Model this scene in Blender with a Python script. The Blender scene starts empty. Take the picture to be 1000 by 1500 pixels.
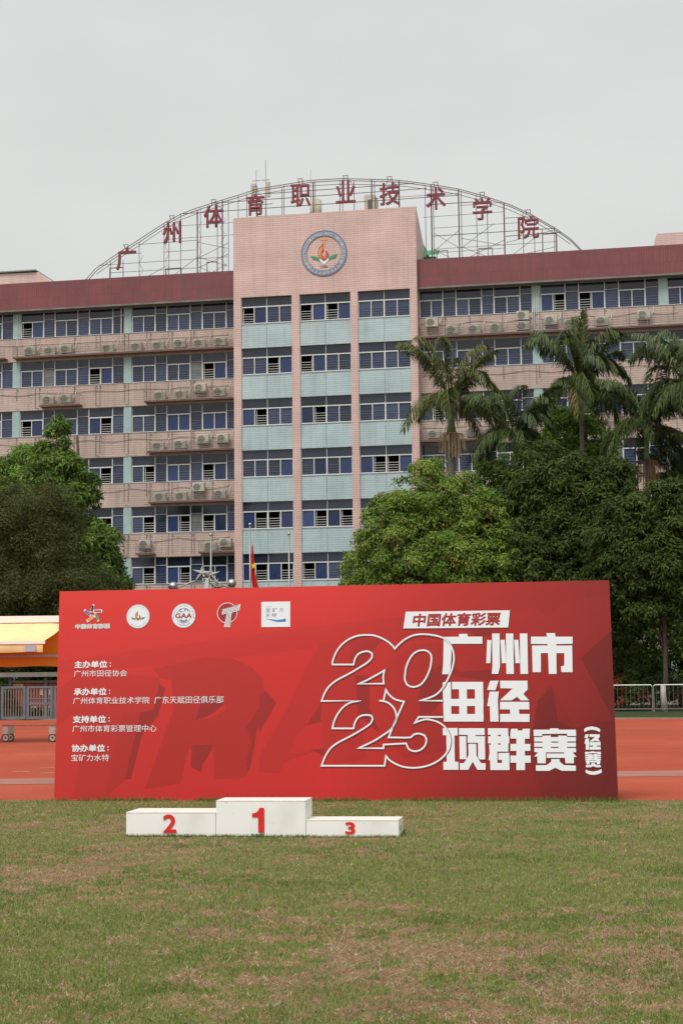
import bpy, math, random
import numpy as np
from mathutils import Vector, Matrix
from mathutils.geometry import tessellate_polygon

S = bpy.context.scene
COL = S.collection
R = math.radians

# ------------------------------------------------------------------ camera
PITCH, ROLL = R(5.83), R(0.63)
_f = Vector((0, math.cos(PITCH), math.sin(PITCH)))
_u = Vector((0, -math.sin(PITCH), math.cos(PITCH)))
_r = Vector((1, 0, 0))
_rt = math.cos(ROLL) * _r - math.sin(ROLL) * _u
_up = math.sin(ROLL) * _r + math.cos(ROLL) * _u
cd = bpy.data.cameras.new('camera')
cam = bpy.data.objects.new('camera', cd)
COL.objects.link(cam)
cam.matrix_world = Matrix(((_rt.x, _up.x, -_f.x, 0), (_rt.y, _up.y, -_f.y, 0), (_rt.z, _up.z, -_f.z, 1.6), (0, 0, 0, 1)))
cd.sensor_fit = 'VERTICAL'
cd.sensor_height = 36
cd.lens = 57.6
cd.clip_start = 0.1
cd.clip_end = 2500
S.camera = cam

# ------------------------------------------------------------------ hazy overcast sky, weak broad sun behind the camera
SUN_EL, SUN_AZ = R(57), R(205)      # azimuth measured clockwise from +Y
W = bpy.data.worlds.new('World')
S.world = W
W.use_nodes = True
nt = W.node_tree
nt.nodes.clear()
wo = nt.nodes.new('ShaderNodeOutputWorld')
bg = nt.nodes.new('ShaderNodeBackground')
sky = nt.nodes.new('ShaderNodeTexSky')
sky.sky_type = 'NISHITA'
sky.sun_disc = False
sky.sun_elevation = SUN_EL
sky.sun_rotation = SUN_AZ
sky.air_density = 2.0
sky.dust_density = 6.0
sky.ozone_density = 1.0
hs = nt.nodes.new('ShaderNodeHueSaturation')
hs.inputs['Saturation'].default_value = 0.12
mx = nt.nodes.new('ShaderNodeMix')
mx.data_type = 'RGBA'
mx.inputs[0].default_value = 0.72
mx.inputs[7].default_value = (4.5, 4.6, 4.48, 1)      # even cloud layer
nt.links.new(sky.outputs[0], hs.inputs['Color'])
nt.links.new(hs.outputs[0], mx.inputs[6])
# faint unevenness of the cloud layer
gtc = nt.nodes.new('ShaderNodeTexCoord')
gmp = nt.nodes.new('ShaderNodeMapping')
gmp.inputs['Scale'].default_value = (1.6, 1.6, 3.4)
gno = nt.nodes.new('ShaderNodeTexNoise')
gno.inputs['Scale'].default_value = 1.7
gno.inputs['Detail'].default_value = 5
gno.inputs['Roughness'].default_value = .55
gmr = nt.nodes.new('ShaderNodeMapRange')
gmr.inputs[1].default_value = .3
gmr.inputs[2].default_value = .7
gmr.inputs[3].default_value = .93
gmr.inputs[4].default_value = 1.06
gmu = nt.nodes.new('ShaderNodeVectorMath')
gmu.operation = 'SCALE'
nt.links.new(gtc.outputs['Generated'], gmp.inputs[0])
nt.links.new(gmp.outputs[0], gno.inputs[0])
nt.links.new(gno.outputs[0], gmr.inputs[0])
nt.links.new(mx.outputs[2], gmu.inputs[0])
nt.links.new(gmr.outputs[0], gmu.inputs['Scale'])
nt.links.new(gmu.outputs[0], bg.inputs[0])
bg.inputs[1].default_value = 0.1
nt.links.new(bg.outputs[0], wo.inputs[0])

sl = bpy.data.lights.new('sun', 'SUN')
sl.energy = 1.25
sl.angle = R(22)
sl.color = (1.0, 0.95, 0.88)
so = bpy.data.objects.new('sun', sl)
COL.objects.link(so)
sd = Vector((math.sin(SUN_AZ) * math.cos(SUN_EL), math.cos(SUN_AZ) * math.cos(SUN_EL), math.sin(SUN_EL)))
so.rotation_euler = sd.to_track_quat('Z', 'Y').to_euler()
so.location = (0, -20, 60)

S.view_settings.view_transform = 'Standard'
S.view_settings.look = 'None'
S.view_settings.gamma = 1
S.view_settings.exposure = 0.75
S.view_settings.use_curve_mapping = False

# ------------------------------------------------------------------ helpers
def sr(h):
    h = h.lstrip('#')
    v = [int(h[i:i + 2], 16) / 255 for i in (0, 2, 4)]
    return tuple(c / 12.92 if c <= .04045 else ((c + .055) / 1.055) ** 2.4 for c in v)

def mat(name, col, rough=.7, spec=.5, metal=0., var=0., vscale=3., bump=0., bscale=30., stretch=(1, 1, 1), trans=0.):
    m = bpy.data.materials.new(name)
    m.use_nodes = True
    n = m.node_tree.nodes
    l = m.node_tree.links
    b = n['Principled BSDF']
    b.inputs['Base Color'].default_value = (*col, 1)
    b.inputs['Roughness'].default_value = rough
    b.inputs['Specular IOR Level'].default_value = spec
    b.inputs['Metallic'].default_value = metal
    if var or bump:
        tc = n.new('ShaderNodeTexCoord')
        mp = n.new('ShaderNodeMapping')
        mp.inputs['Scale'].default_value = stretch
        l.new(tc.outputs['Object'], mp.inputs[0])
    if var:
        t = n.new('ShaderNodeTexNoise')
        t.inputs['Scale'].default_value = vscale
        t.inputs['Detail'].default_value = 6
        t.inputs['Roughness'].default_value = .65
        l.new(mp.outputs[0], t.inputs[0])
        r = n.new('ShaderNodeValToRGB')
        r.color_ramp.elements[0].position = .3
        r.color_ramp.elements[1].position = .7
        r.color_ramp.elements[0].color = (*[c * (1 - var) for c in col], 1)
        r.color_ramp.elements[1].color = (*[min(1, c * (1 + var * .6)) for c in col], 1)
        l.new(t.outputs[0], r.inputs[0])
        l.new(r.outputs[0], b.inputs['Base Color'])
    if bump:
        t = n.new('ShaderNodeTexNoise')
        t.inputs['Scale'].default_value = bscale
        t.inputs['Detail'].default_value = 5
        l.new(mp.outputs[0], t.inputs[0])
        u = n.new('ShaderNodeBump')
        u.inputs['Strength'].default_value = bump
        l.new(t.outputs[0], u.inputs['Height'])
        l.new(u.outputs[0], b.inputs['Normal'])
    return m

def tile_mat(name, c1, c2, joint, bw=.62, bh=.152, rib=False, stain=(.1, .08, .07), stain_amt=.35):
    m = bpy.data.materials.new(name)
    m.use_nodes = True
    n = m.node_tree.nodes
    l = m.node_tree.links
    b = n['Principled BSDF']
    b.inputs['Roughness'].default_value = .45
    tc = n.new('ShaderNodeTexCoord')
    sx = n.new('ShaderNodeSeparateXYZ')
    l.new(tc.outputs['Object'], sx.inputs[0])
    ad = n.new('ShaderNodeMath')
    ad.operation = 'ADD'
    l.new(sx.outputs[0], ad.inputs[0])
    l.new(sx.outputs[1], ad.inputs[1])
    cx = n.new('ShaderNodeCombineXYZ')
    l.new(ad.outputs[0], cx.inputs[0])
    l.new(sx.outputs[2], cx.inputs[1])
    br = n.new('ShaderNodeTexBrick')
    br.inputs['Color1'].default_value = (*c1, 1)
    br.inputs['Color2'].default_value = (*c2, 1)
    br.inputs['Mortar'].default_value = (*joint, 1)
    br.inputs['Scale'].default_value = 1
    br.inputs['Mortar Size'].default_value = .012
    br.inputs['Mortar Smooth'].default_value = .1
    br.inputs['Brick Width'].default_value = bw
    br.inputs['Row Height'].default_value = bh
    br.offset = 0 if rib else .5
    l.new(cx.outputs[0], br.inputs[0])
    # rain streaks: noise stretched down the wall
    mp = n.new('ShaderNodeMapping')
    mp.inputs['Scale'].default_value = (1.6, 1.6, .16)
    l.new(tc.outputs['Object'], mp.inputs[0])
    t = n.new('ShaderNodeTexNoise')
    t.inputs['Scale'].default_value = 1.2
    t.inputs['Detail'].default_value = 8
    t.inputs['Roughness'].default_value = .7
    l.new(mp.outputs[0], t.inputs[0])
    r = n.new('ShaderNodeValToRGB')
    r.color_ramp.elements[0].position = .5
    r.color_ramp.elements[0].color = (0, 0, 0, 1)
    r.color_ramp.elements[1].position = .78
    r.color_ramp.elements[1].color = (1, 1, 1, 1)
    l.new(t.outputs[0], r.inputs[0])
    mu = n.new('ShaderNodeMath')
    mu.operation = 'MULTIPLY'
    mu.inputs[1].default_value = stain_amt
    l.new(r.outputs[0], mu.inputs[0])
    m1 = n.new('ShaderNodeMix')
    m1.data_type = 'RGBA'
    l.new(mu.outputs[0], m1.inputs[0])
    l.new(br.outputs['Color'], m1.inputs[6])
    m1.inputs[7].default_value = (*stain, 1)
    out = m1.outputs[2]
    if rib:                               # pale peeled marks
        mp2 = n.new('ShaderNodeMapping')
        mp2.inputs['Scale'].default_value = (5, 5, 1.3)
        l.new(tc.outputs['Object'], mp2.inputs[0])
        t2 = n.new('ShaderNodeTexNoise')
        t2.inputs['Scale'].default_value = 2.
        t2.inputs['Detail'].default_value = 6
        t2.inputs['Roughness'].default_value = .8
        l.new(mp2.outputs[0], t2.inputs[0])
        r2 = n.new('ShaderNodeValToRGB')
        r2.color_ramp.elements[0].position = .6
        r2.color_ramp.elements[0].color = (0, 0, 0, 1)
        r2.color_ramp.elements[1].position = .74
        r2.color_ramp.elements[1].color = (.7, .7, .7, 1)
        l.new(t2.outputs[0], r2.inputs[0])
        m2 = n.new('ShaderNodeMix')
        m2.data_type = 'RGBA'
        l.new(r2.outputs[0], m2.inputs[0])
        l.new(out, m2.inputs[6])
        m2.inputs[7].default_value = (.42, .3, .28, 1)
        out = m2.outputs[2]
    # broad tonal patches
    t3 = n.new('ShaderNodeTexNoise')
    t3.inputs['Scale'].default_value = .45
    t3.inputs['Detail'].default_value = 4
    l.new(tc.outputs['Object'], t3.inputs[0])
    h = n.new('ShaderNodeHueSaturation')
    mr = n.new('ShaderNodeMapRange')
    mr.inputs[1].default_value = .3
    mr.inputs[2].default_value = .7
    mr.inputs[3].default_value = .88
    mr.inputs[4].default_value = 1.1
    l.new(t3.outputs[0], mr.inputs[0])
    l.new(mr.outputs[0], h.inputs['Value'])
    l.new(out, h.inputs['Color'])
    l.new(h.outputs[0], b.inputs['Base Color'])
    bu = n.new('ShaderNodeBump')
    bu.inputs['Strength'].default_value = .35
    bu.inputs['Distance'].default_value = .01
    iv = n.new('ShaderNodeMath')
    iv.operation = 'SUBTRACT'
    iv.inputs[0].default_value = 1
    l.new(br.outputs['Fac'], iv.inputs[1])
    l.new(iv.outputs[0], bu.inputs['Height'])
    l.new(bu.outputs[0], b.inputs['Normal'])
    return m

def attr_mat(name, rough=.6, spec=.3, transl=0., bump=0., bscale=2.):
    m = bpy.data.materials.new(name)
    m.use_nodes = True
    n = m.node_tree.nodes
    l = m.node_tree.links
    b = n['Principled BSDF']
    a = n.new('ShaderNodeAttribute')
    a.attribute_name = 'Col'
    l.new(a.outputs['Color'], b.inputs['Base Color'])
    b.inputs['Roughness'].default_value = rough
    b.inputs['Specular IOR Level'].default_value = spec
    if bump:
        tc = n.new('ShaderNodeTexCoord')
        t = n.new('ShaderNodeTexNoise')
        t.inputs['Scale'].default_value = bscale
        l.new(tc.outputs['Object'], t.inputs[0])
        u = n.new('ShaderNodeBump')
        u.inputs['Strength'].default_value = bump
        l.new(t.outputs[0], u.inputs['Height'])
        l.new(u.outputs[0], b.inputs['Normal'])
    if transl:
        o = n['Material Output']
        tb = n.new('ShaderNodeBsdfTranslucent')
        l.new(a.outputs['Color'], tb.inputs[0])
        ms = n.new('ShaderNodeMixShader')
        ms.inputs[0].default_value = transl
        l.new(b.outputs[0], ms.inputs[1])
        l.new(tb.outputs[0], ms.inputs[2])
        l.new(ms.outputs[0], o.inputs[0])
    return m

def link(name, me, parent=None, **props):
    o = bpy.data.objects.new(name, me)
    COL.objects.link(o)
    if parent is not None:
        o.parent = parent
    for k, v in props.items():
        o[k] = v
    return o

def thing(name, label, cat, loc=(0, 0, 0), rz=0., group=None):
    o = bpy.data.objects.new(name, None)
    COL.objects.link(o)
    o.empty_display_size = .2
    o.location = loc
    o.rotation_euler = (0, 0, rz)
    o['label'] = label
    o['category'] = cat
    if group:
        o['group'] = group
    return o

def tag(o, label, cat, group=None):
    o['label'] = label
    o['category'] = cat
    if group:
        o['group'] = group
    return o

class MB:
    def __init__(s):
        s.v = []
        s.f = []
    def poly(s, pts):
        i = len(s.v)
        s.v += [tuple(p) for p in pts]
        s.f.append(list(range(i, i + len(pts))))
        return s
    def box(s, x0, x1, y0, y1, z0, z1):
        i = len(s.v)
        s.v += [(x, y, z) for z in (z0, z1) for y in (y0, y1) for x in (x0, x1)]
        for q in ((0, 2, 3, 1), (4, 5, 7, 6), (0, 1, 5, 4), (1, 3, 7, 5), (3, 2, 6, 7), (2, 0, 4, 6)):
            s.f.append([i + k for k in q])
        return s
    def tube(s, pts, r, n=6, r2=None, cap=True):
        pts = [Vector(p) for p in pts]
        m = len(pts)
        i0 = len(s.v)
        for k, p in enumerate(pts):
            d = (pts[min(k + 1, m - 1)] - pts[max(k - 1, 0)]).normalized()
            a = Vector((0, 0, 1)) if abs(d.z) < .9 else Vector((1, 0, 0))
            x = d.cross(a).normalized()
            y = d.cross(x)
            rr = r if r2 is None else r + (r2 - r) * k / (m - 1)
            for j in range(n):
                t = 2 * math.pi * (j + .5) / n
                s.v.append(tuple(p + x * math.cos(t) * rr + y * math.sin(t) * rr))
        for k in range(m - 1):
            for j in range(n):
                a = i0 + k * n + j
                b = i0 + k * n + (j + 1) % n
                s.f.append([a, b, b + n, a + n])
        if cap:
            s.f.append([i0 + j for j in range(n)][::-1])
            s.f.append([i0 + (m - 1) * n + j for j in range(n)])
        return s
    def prism(s, pts, y0, y1):            # pts (x,z) outline extruded along y
        i = len(s.v)
        n = len(pts)
        s.v += [(x, y0, z) for x, z in pts] + [(x, y1, z) for x, z in pts]
        for j in range(n):
            k = (j + 1) % n
            s.f.append([i + j, i + k, i + n + k, i + n + j])
        for t in tessellate_polygon([[Vector((x, z, 0)) for x, z in pts]]):
            s.f.append([i + q for q in t])
            s.f.append([i + n + q for q in t][::-1])
        return s
    def flat(s, pts, y):                  # printed shape in the x-z plane
        i = len(s.v)
        s.v += [(x, y, z) for x, z in pts]
        for t in tessellate_polygon([[Vector((x, z, 0)) for x, z in pts]]):
            a, b, c = [Vector((pts[q][0], pts[q][1], 0)) for q in t]
            if (b - a).cross(c - a).z < 0:
                t = t[::-1]
            s.f.append([i + q for q in t])
        return s
    def disc(s, cx, cz, r, y, n=40, r_in=0., a0=0., a1=360.):
        full = abs(a1 - a0) >= 360
        m = n if full else n + 1
        ang = [R(a0 + (a1 - a0) * k / n) for k in range(m)]
        i = len(s.v)
        s.v += [(cx + r * math.cos(t), y, cz + r * math.sin(t)) for t in ang]
        if r_in <= 0:
            s.f.append([i + k for k in range(m)])
            return s
        s.v += [(cx + r_in * math.cos(t), y, cz + r_in * math.sin(t)) for t in ang]
        for k in range(m if full else m - 1):
            j = (k + 1) % m
            s.f.append([i + k, i + j, i + m + j, i + m + k])
        return s
    def mesh(s, name, m=None, smooth=False):
        me = bpy.data.meshes.new(name)
        me.from_pydata(s.v, [], s.f)
        if m:
            me.materials.append(m)
        if smooth:
            me.polygons.foreach_set('use_smooth', [True] * len(me.polygons))
        me.update()
        return me
    def build(s, name, m, parent=None, smooth=False, **props):
        return link(name, s.mesh(name, m, smooth), parent, **props)

def bevel(o, w=.008, seg=2):
    b = o.modifiers.new('bevel', 'BEVEL')
    b.width = w
    b.segments = seg
    b.limit_method = 'ANGLE'
    return o

_tcache = {}
def glyphs(text, off=0.):
    """flat outline of a piece of writing: verts (x,y), faces, bounds"""
    k = (text, off)
    if k not in _tcache:
        c = bpy.data.curves.new('t', 'FONT')
        c.body = text
        c.offset = off
        c.resolution_u = 4
        o = bpy.data.objects.new('t', c)
        COL.objects.link(o)
        dg = bpy.context.evaluated_depsgraph_get()
        m = bpy.data.meshes.new_from_object(o.evaluated_get(dg))
        v = [(p.co.x, p.co.y) for p in m.vertices]
        f = [list(p.vertices) for p in m.polygons]
        bpy.data.objects.remove(o)
        bpy.data.curves.remove(c)
        bpy.data.meshes.remove(m)
        xs = [a for a, b in v]
        ys = [b for a, b in v]
        _tcache[k] = (v, f, min(xs), min(ys), max(xs), max(ys))
    return _tcache[k]

def write(mb, text, box, y, off=0., shear=0., rot=None, sky_=0.):
    """lay writing into the box (x0,z0,x1,z1) of the x-z plane at depth y"""
    v, f, a, b, c, d = glyphs(text, 0.)
    x0, z0, x1, z1 = box
    if off:                       # heavier strokes: the same outline laid down nine times, each a hair further out
        n = max(1, len(text))
        em = (x1 - x0) / (c - a)
        w = off * em
        for q, (sx, sz) in enumerate(((0, 0), (1, 0), (-1, 0), (0, 1), (0, -1), (.7, .7), (-.7, .7), (.7, -.7), (-.7, -.7))):
            write(mb, text, (x0 + w + sx * w, z0 + w + sz * w, x1 - w + sx * w, z1 - w + sz * w), y - .00003 * q, 0., shear, rot, sky_)
        return mb
    i = len(mb.v)
    for px, py in v:
        tx = (px - a) / (c - a)
        tz = (py - b) / (d - b)
        x = x0 + (x1 - x0) * tx + shear * (tz - .5) * (z1 - z0)
        z = z0 + (z1 - z0) * tz + sky_ * (tx - .5) * (x1 - x0)
        if rot:
            cx, cz, an = rot
            dx, dz = x - cx, z - cz
            x, z = cx + dx * math.cos(an) - dz * math.sin(an), cz + dx * math.sin(an) + dz * math.cos(an)
        mb.v.append((x, y, z))
    for q in f:
        mb.f.append([i + k for k in q])
    return mb

def ring_text(mb, text, cx, cz, r, h, a0, a1, y, off=.03, inward=False):
    """letters set round a circle; inward letters stand with their feet outwards (bottom of a seal)"""
    n = len(text)
    for k, ch in enumerate(text):
        if ch == ' ':
            continue
        t = R(a0 + (a1 - a0) * (k + .5) / n)
        px, pz = cx + r * math.cos(t), cz + r * math.sin(t)
        an = t - math.pi / 2 + (math.pi if inward else 0)
        w = h * (.95 if ord(ch) > 255 else .7)
        write(mb, ch, (px - w / 2, pz - h / 2, px + w / 2, pz + h / 2), y, off, rot=(px, pz, an))

def np_mesh(name, verts, quads, cols=None, material=None):
    me = bpy.data.meshes.new(name)
    nv = len(verts)
    k = quads.shape[1]
    nf = len(quads)
    me.vertices.add(nv)
    me.vertices.foreach_set('co', verts.astype(np.float32).ravel())
    me.loops.add(nf * k)
    me.loops.foreach_set('vertex_index', quads.astype(np.int32).ravel())
    me.polygons.add(nf)
    me.polygons.foreach_set('loop_start', np.arange(0, nf * k, k, dtype=np.int32))
    me.polygons.foreach_set('loop_total', np.full(nf, k, dtype=np.int32))
    me.update(calc_edges=True)
    if cols is not None:
        a = me.color_attributes.new('Col', 'FLOAT_COLOR', 'POINT')
        c4 = np.ones((nv, 4), np.float32)
        c4[:, :3] = cols
        a.data.foreach_set('color', c4.ravel())
    if material:
        me.materials.append(material)
    return me

def vnoise(x, y, seed=0):
    xi, yi = np.floor(x).astype(np.int64), np.floor(y).astype(np.int64)
    fx, fy = x - xi, y - yi
    fx = fx * fx * (3 - 2 * fx)
    fy = fy * fy * (3 - 2 * fy)
    def h(a, b):
        n = (a * 374761393 + b * 668265263 + seed * 1442695041) & 0x7fffffff
        n = ((n ^ (n >> 13)) * 1274126177) & 0x7fffffff
        return ((n ^ (n >> 16)) & 0xffff) / 65535.
    return (h(xi, yi) * (1 - fx) + h(xi + 1, yi) * fx) * (1 - fy) + (h(xi, yi + 1) * (1 - fx) + h(xi + 1, yi + 1) * fx) * fy

def fbm(x, y, sc, seed=0, o=4):
    s = 0.
    a = .5
    for k in range(o):
        s = s + a * vnoise(x * sc, y * sc, seed + k * 17)
        sc *= 2.1
        a *= .55
    return s

# ------------------------------------------------------------------ materials
M = {}
M['pink'] = tile_mat('pink_wall_tiles', (.66, .462, .415), (.63, .435, .395), (.34, .26, .27), bw=1.6, stain_amt=.25)
M['wing_pink'] = tile_mat('faded_pink_band_tiles', (.53, .405, .355), (.5, .38, .335), (.2, .16, .145), bw=2.4, stain_amt=.6)
M['teal'] = tile_mat('pale_teal_tiles', (.44, .55, .57), (.42, .53, .55), (.26, .35, .36), bw=1.8, stain_amt=.35, stain=(.16, .19, .19))
M['teal_col'] = mat('teal_column_tiles', (.33, .46, .46), .5, var=.15, vscale=2)
M['maroon'] = tile_mat('maroon_ribbed_tiles', (.215, .056, .062), (.19, .05, .056), (.12, .036, .042), bw=.155, bh=.9, rib=True, stain=(.09, .05, .05), stain_amt=.75)
M['soffit'] = mat('grey_soffit', (.2, .19, .17), .9, var=.3, vscale=1)
M['ledge'] = mat('red_brown_ledge', (.24, .13, .11), .8, var=.25, vscale=2)
M['frame'] = mat('white_aluminium_frame', (.66, .67, .66), .4)
M['mullion'] = mat('thin_grey_mullion', (.46, .48, .5), .4)
M['bar'] = mat('window_security_bar_dimmed', (.15, .18, .28), .5)  # dimming by the tinted glass is put into this colour
M['bar_w'] = mat('window_security_bar_pale', (.6, .6, .58), .5)
M['gl_slate'] = mat('slate_tinted_glass', (.034, .046, .09), .08, .5, var=.35, vscale=1.2)
M['gl_trans'] = mat('dark_transom_glass', (.022, .026, .045), .08, .5, var=.25, vscale=1)
M['gl_blue'] = mat('glass_before_blue_curtain', (.028, .046, .125), .12, .4, var=.35, vscale=5, stretch=(3, 1, .3))
def vary(m, lo=.55, hi=1.5):
    n = m.node_tree.nodes
    l = m.node_tree.links
    b = n['Principled BSDF']
    oi = n.new('ShaderNodeObjectInfo')
    mr = n.new('ShaderNodeMapRange')
    mr.inputs[3].default_value = lo
    mr.inputs[4].default_value = hi
    h = n.new('ShaderNodeHueSaturation')
    l.new(oi.outputs['Random'], mr.inputs[0])
    l.new(mr.outputs[0], h.inputs['Value'])
    l.new(b.inputs['Base Color'].links[0].from_socket, h.inputs['Color'])
    l.new(h.outputs[0], b.inputs['Base Color'])
for k_ in ('gl_slate', 'gl_trans', 'gl_blue'):
    vary(M[k_])
M['pod'] = mat('scuffed_white_paint', (.8, .79, .76), .5)
def scuff(m):
    n = m.node_tree.nodes
    l = m.node_tree.links
    b = n['Principled BSDF']
    tc = n.new('ShaderNodeTexCoord')
    mix = None
    for sc_, lo, hi, amt, st in ((14, .66, .72, .45, (1, 1, 2.5)), (2.2, .5, .75, .22, (1, 1, .6)), (60, .7, .74, .5, (1, 1, 1))):
        mp = n.new('ShaderNodeMapping')
        mp.inputs['Scale'].default_value = st
        t = n.new('ShaderNodeTexNoise')
        t.inputs['Scale'].default_value = sc_
        t.inputs['Detail'].default_value = 7
        r = n.new('ShaderNodeMapRange')
        r.inputs[1].default_value = lo
        r.inputs[2].default_value = hi
        r.inputs[4].default_value = amt
        x = n.new('ShaderNodeMix')
        x.data_type = 'RGBA'
        x.inputs[7].default_value = (.4, .36, .29, 1)
        l.new(tc.outputs['Object'], mp.inputs[0])
        l.new(mp.outputs[0], t.inputs[0])
        l.new(t.outputs[0], r.inputs[0])
        l.new(r.outputs[0], x.inputs[0])
        if mix is None:
            x.inputs[6].default_value = (.84, .84, .825, 1)
        else:
            l.new(mix.outputs[2], x.inputs[6])
        mix = x
    l.new(mix.outputs[2], b.inputs['Base Color'])
scuff(M['pod'])
M['gl_grey'] = mat('glass_before_pale_board', (.2, .21, .2), .1, .4, var=.2)
M['inside'] = mat('room_darkness_wall', (.05, .048, .045), .95, var=.5, vscale=.8)
M['rail'] = mat('rusty_guard_rail', (.27, .23, .21), .7, var=.3, vscale=6)
M['pipe'] = mat('grey_pipe', (.17, .13, .12), .7)
M['white_pipe'] = mat('white_plastic_pipe', (.6, .6, .57), .5)
M['ac'] = mat('aged_cream_metal', (.45, .43, .36), .5, var=.18, vscale=5)
M['ac_dark'] = mat('fan_grille_dark', (.1, .105, .1), .6)
M['roof'] = mat('roof_concrete', (.3, .29, .27), .9, var=.2)
M['steel'] = mat('rusty_sign_steel', (.15, .11, .1), .7, var=.3, vscale=5)
M['sign_red'] = mat('weathered_red_sign_letter', (.21, .028, .04), .5, var=.35, vscale=4)
M['beige'] = mat('beige_tank', (.52, .47, .38), .7, var=.15)
M['green_roof'] = mat('green_corrugated_roof', (.04, .33, .13), .5, var=.2)
M['white'] = mat('white_paint', (.8, .79, .76), .5, var=.05, vscale=4)
M['num_red'] = mat('red_numeral_paint', (.66, .02, .015), .45, var=.08, vscale=30)
M['alu'] = mat('aluminium', (.55, .56, .58), .35, metal=.6)
M['print'] = attr_mat('printed_fabric', .42, .35, bump=.16, bscale=1.3)
M['pr_white'] = mat('white_print', (.78, .8, .84), .5)
M['pr_shadow'] = mat('dark_print', (.1, .022, .022), .5)
M['pr_red'] = mat('deep_red_print', (.33, .02, .025), .5)
M['pr_blue'] = mat('blue_print', (.04, .2, .5), .5)
M['pr_navy'] = mat('navy_print', (.03, .08, .25), .5)
M['pr_green'] = mat('green_print', (.05, .28, .12), .5)
M['pr_orange'] = mat('orange_print', (.75, .3, .08), .5)
M['pr_black'] = mat('black_print', (.03, .03, .035), .5)
M['pr_grey'] = mat('grey_print', (.4, .43, .49), .5)
M['leaf'] = attr_mat('leaves', .55, .13, .32)
M['frond'] = attr_mat('palm_leaflets', .45, .25, .15)
M['bark'] = mat('brown_bark', (.075, .055, .042), .95, var=.4, vscale=6, bump=.5, bscale=14)
M['palm_bark'] = mat('ringed_palm_bark', (.17, .14, .11), .9, var=.35, vscale=4, stretch=(.3, .3, 6))
M['crownshaft'] = mat('green_crownshaft', (.15, .2, .07), .5, var=.25, vscale=3)
M['whitewash'] = mat('whitewashed_bark', (.42, .4, .36), .9, var=.2, vscale=5)
M['grass'] = attr_mat('grass_blades', .6, .25, .2)
M['rubber'] = mat('dark_rubber', (.04, .04, .042), .7)
M['cream'] = mat('cream_painted_metal', (.6, .55, .44), .5, var=.15, vscale=8)
M['gate'] = mat('blue_grey_gate_metal', (.13, .15, .17), .6, var=.2, vscale=3)
M['gate_bar'] = mat('rusty_gate_bar', (.24, .2, .17), .7, var=.2)
M['awn_white'] = mat('white_awning_rail', (.88, .86, .8), .5)
M['awn_y'] = mat('pale_yellow_awning_cloth', (.86, .64, .32), .75, var=.08, vscale=2, bump=.15, bscale=1.5)
M['awn_o'] = mat('orange_awning_cloth', (.75, .3, .02), .7, var=.06)
M['awn_p'] = mat('pale_purple_plate_and_shade', (.42, .42, .52), .6)
M['flag'] = mat('red_flag_cloth', (.6, .02, .015), .7)
M['flag_y'] = mat('yellow_star', (.8, .6, .03), .6)
M['chrome'] = mat('polished_steel', (.62, .6, .58), .28, metal=.85)
M['pole'] = mat('grey_steel_pole', (.3, .3, .3), .4, metal=.5)
M['kiosk'] = mat('grey_concrete_beam', (.2, .19, .165), .9, var=.25)
M['poster'] = mat('red_and_gold_poster', (.28, .05, .035), .6, var=.6, vscale=5)
M['gold'] = mat('gold_board', (.6, .36, .1), .6, var=.3, vscale=8)
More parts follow.
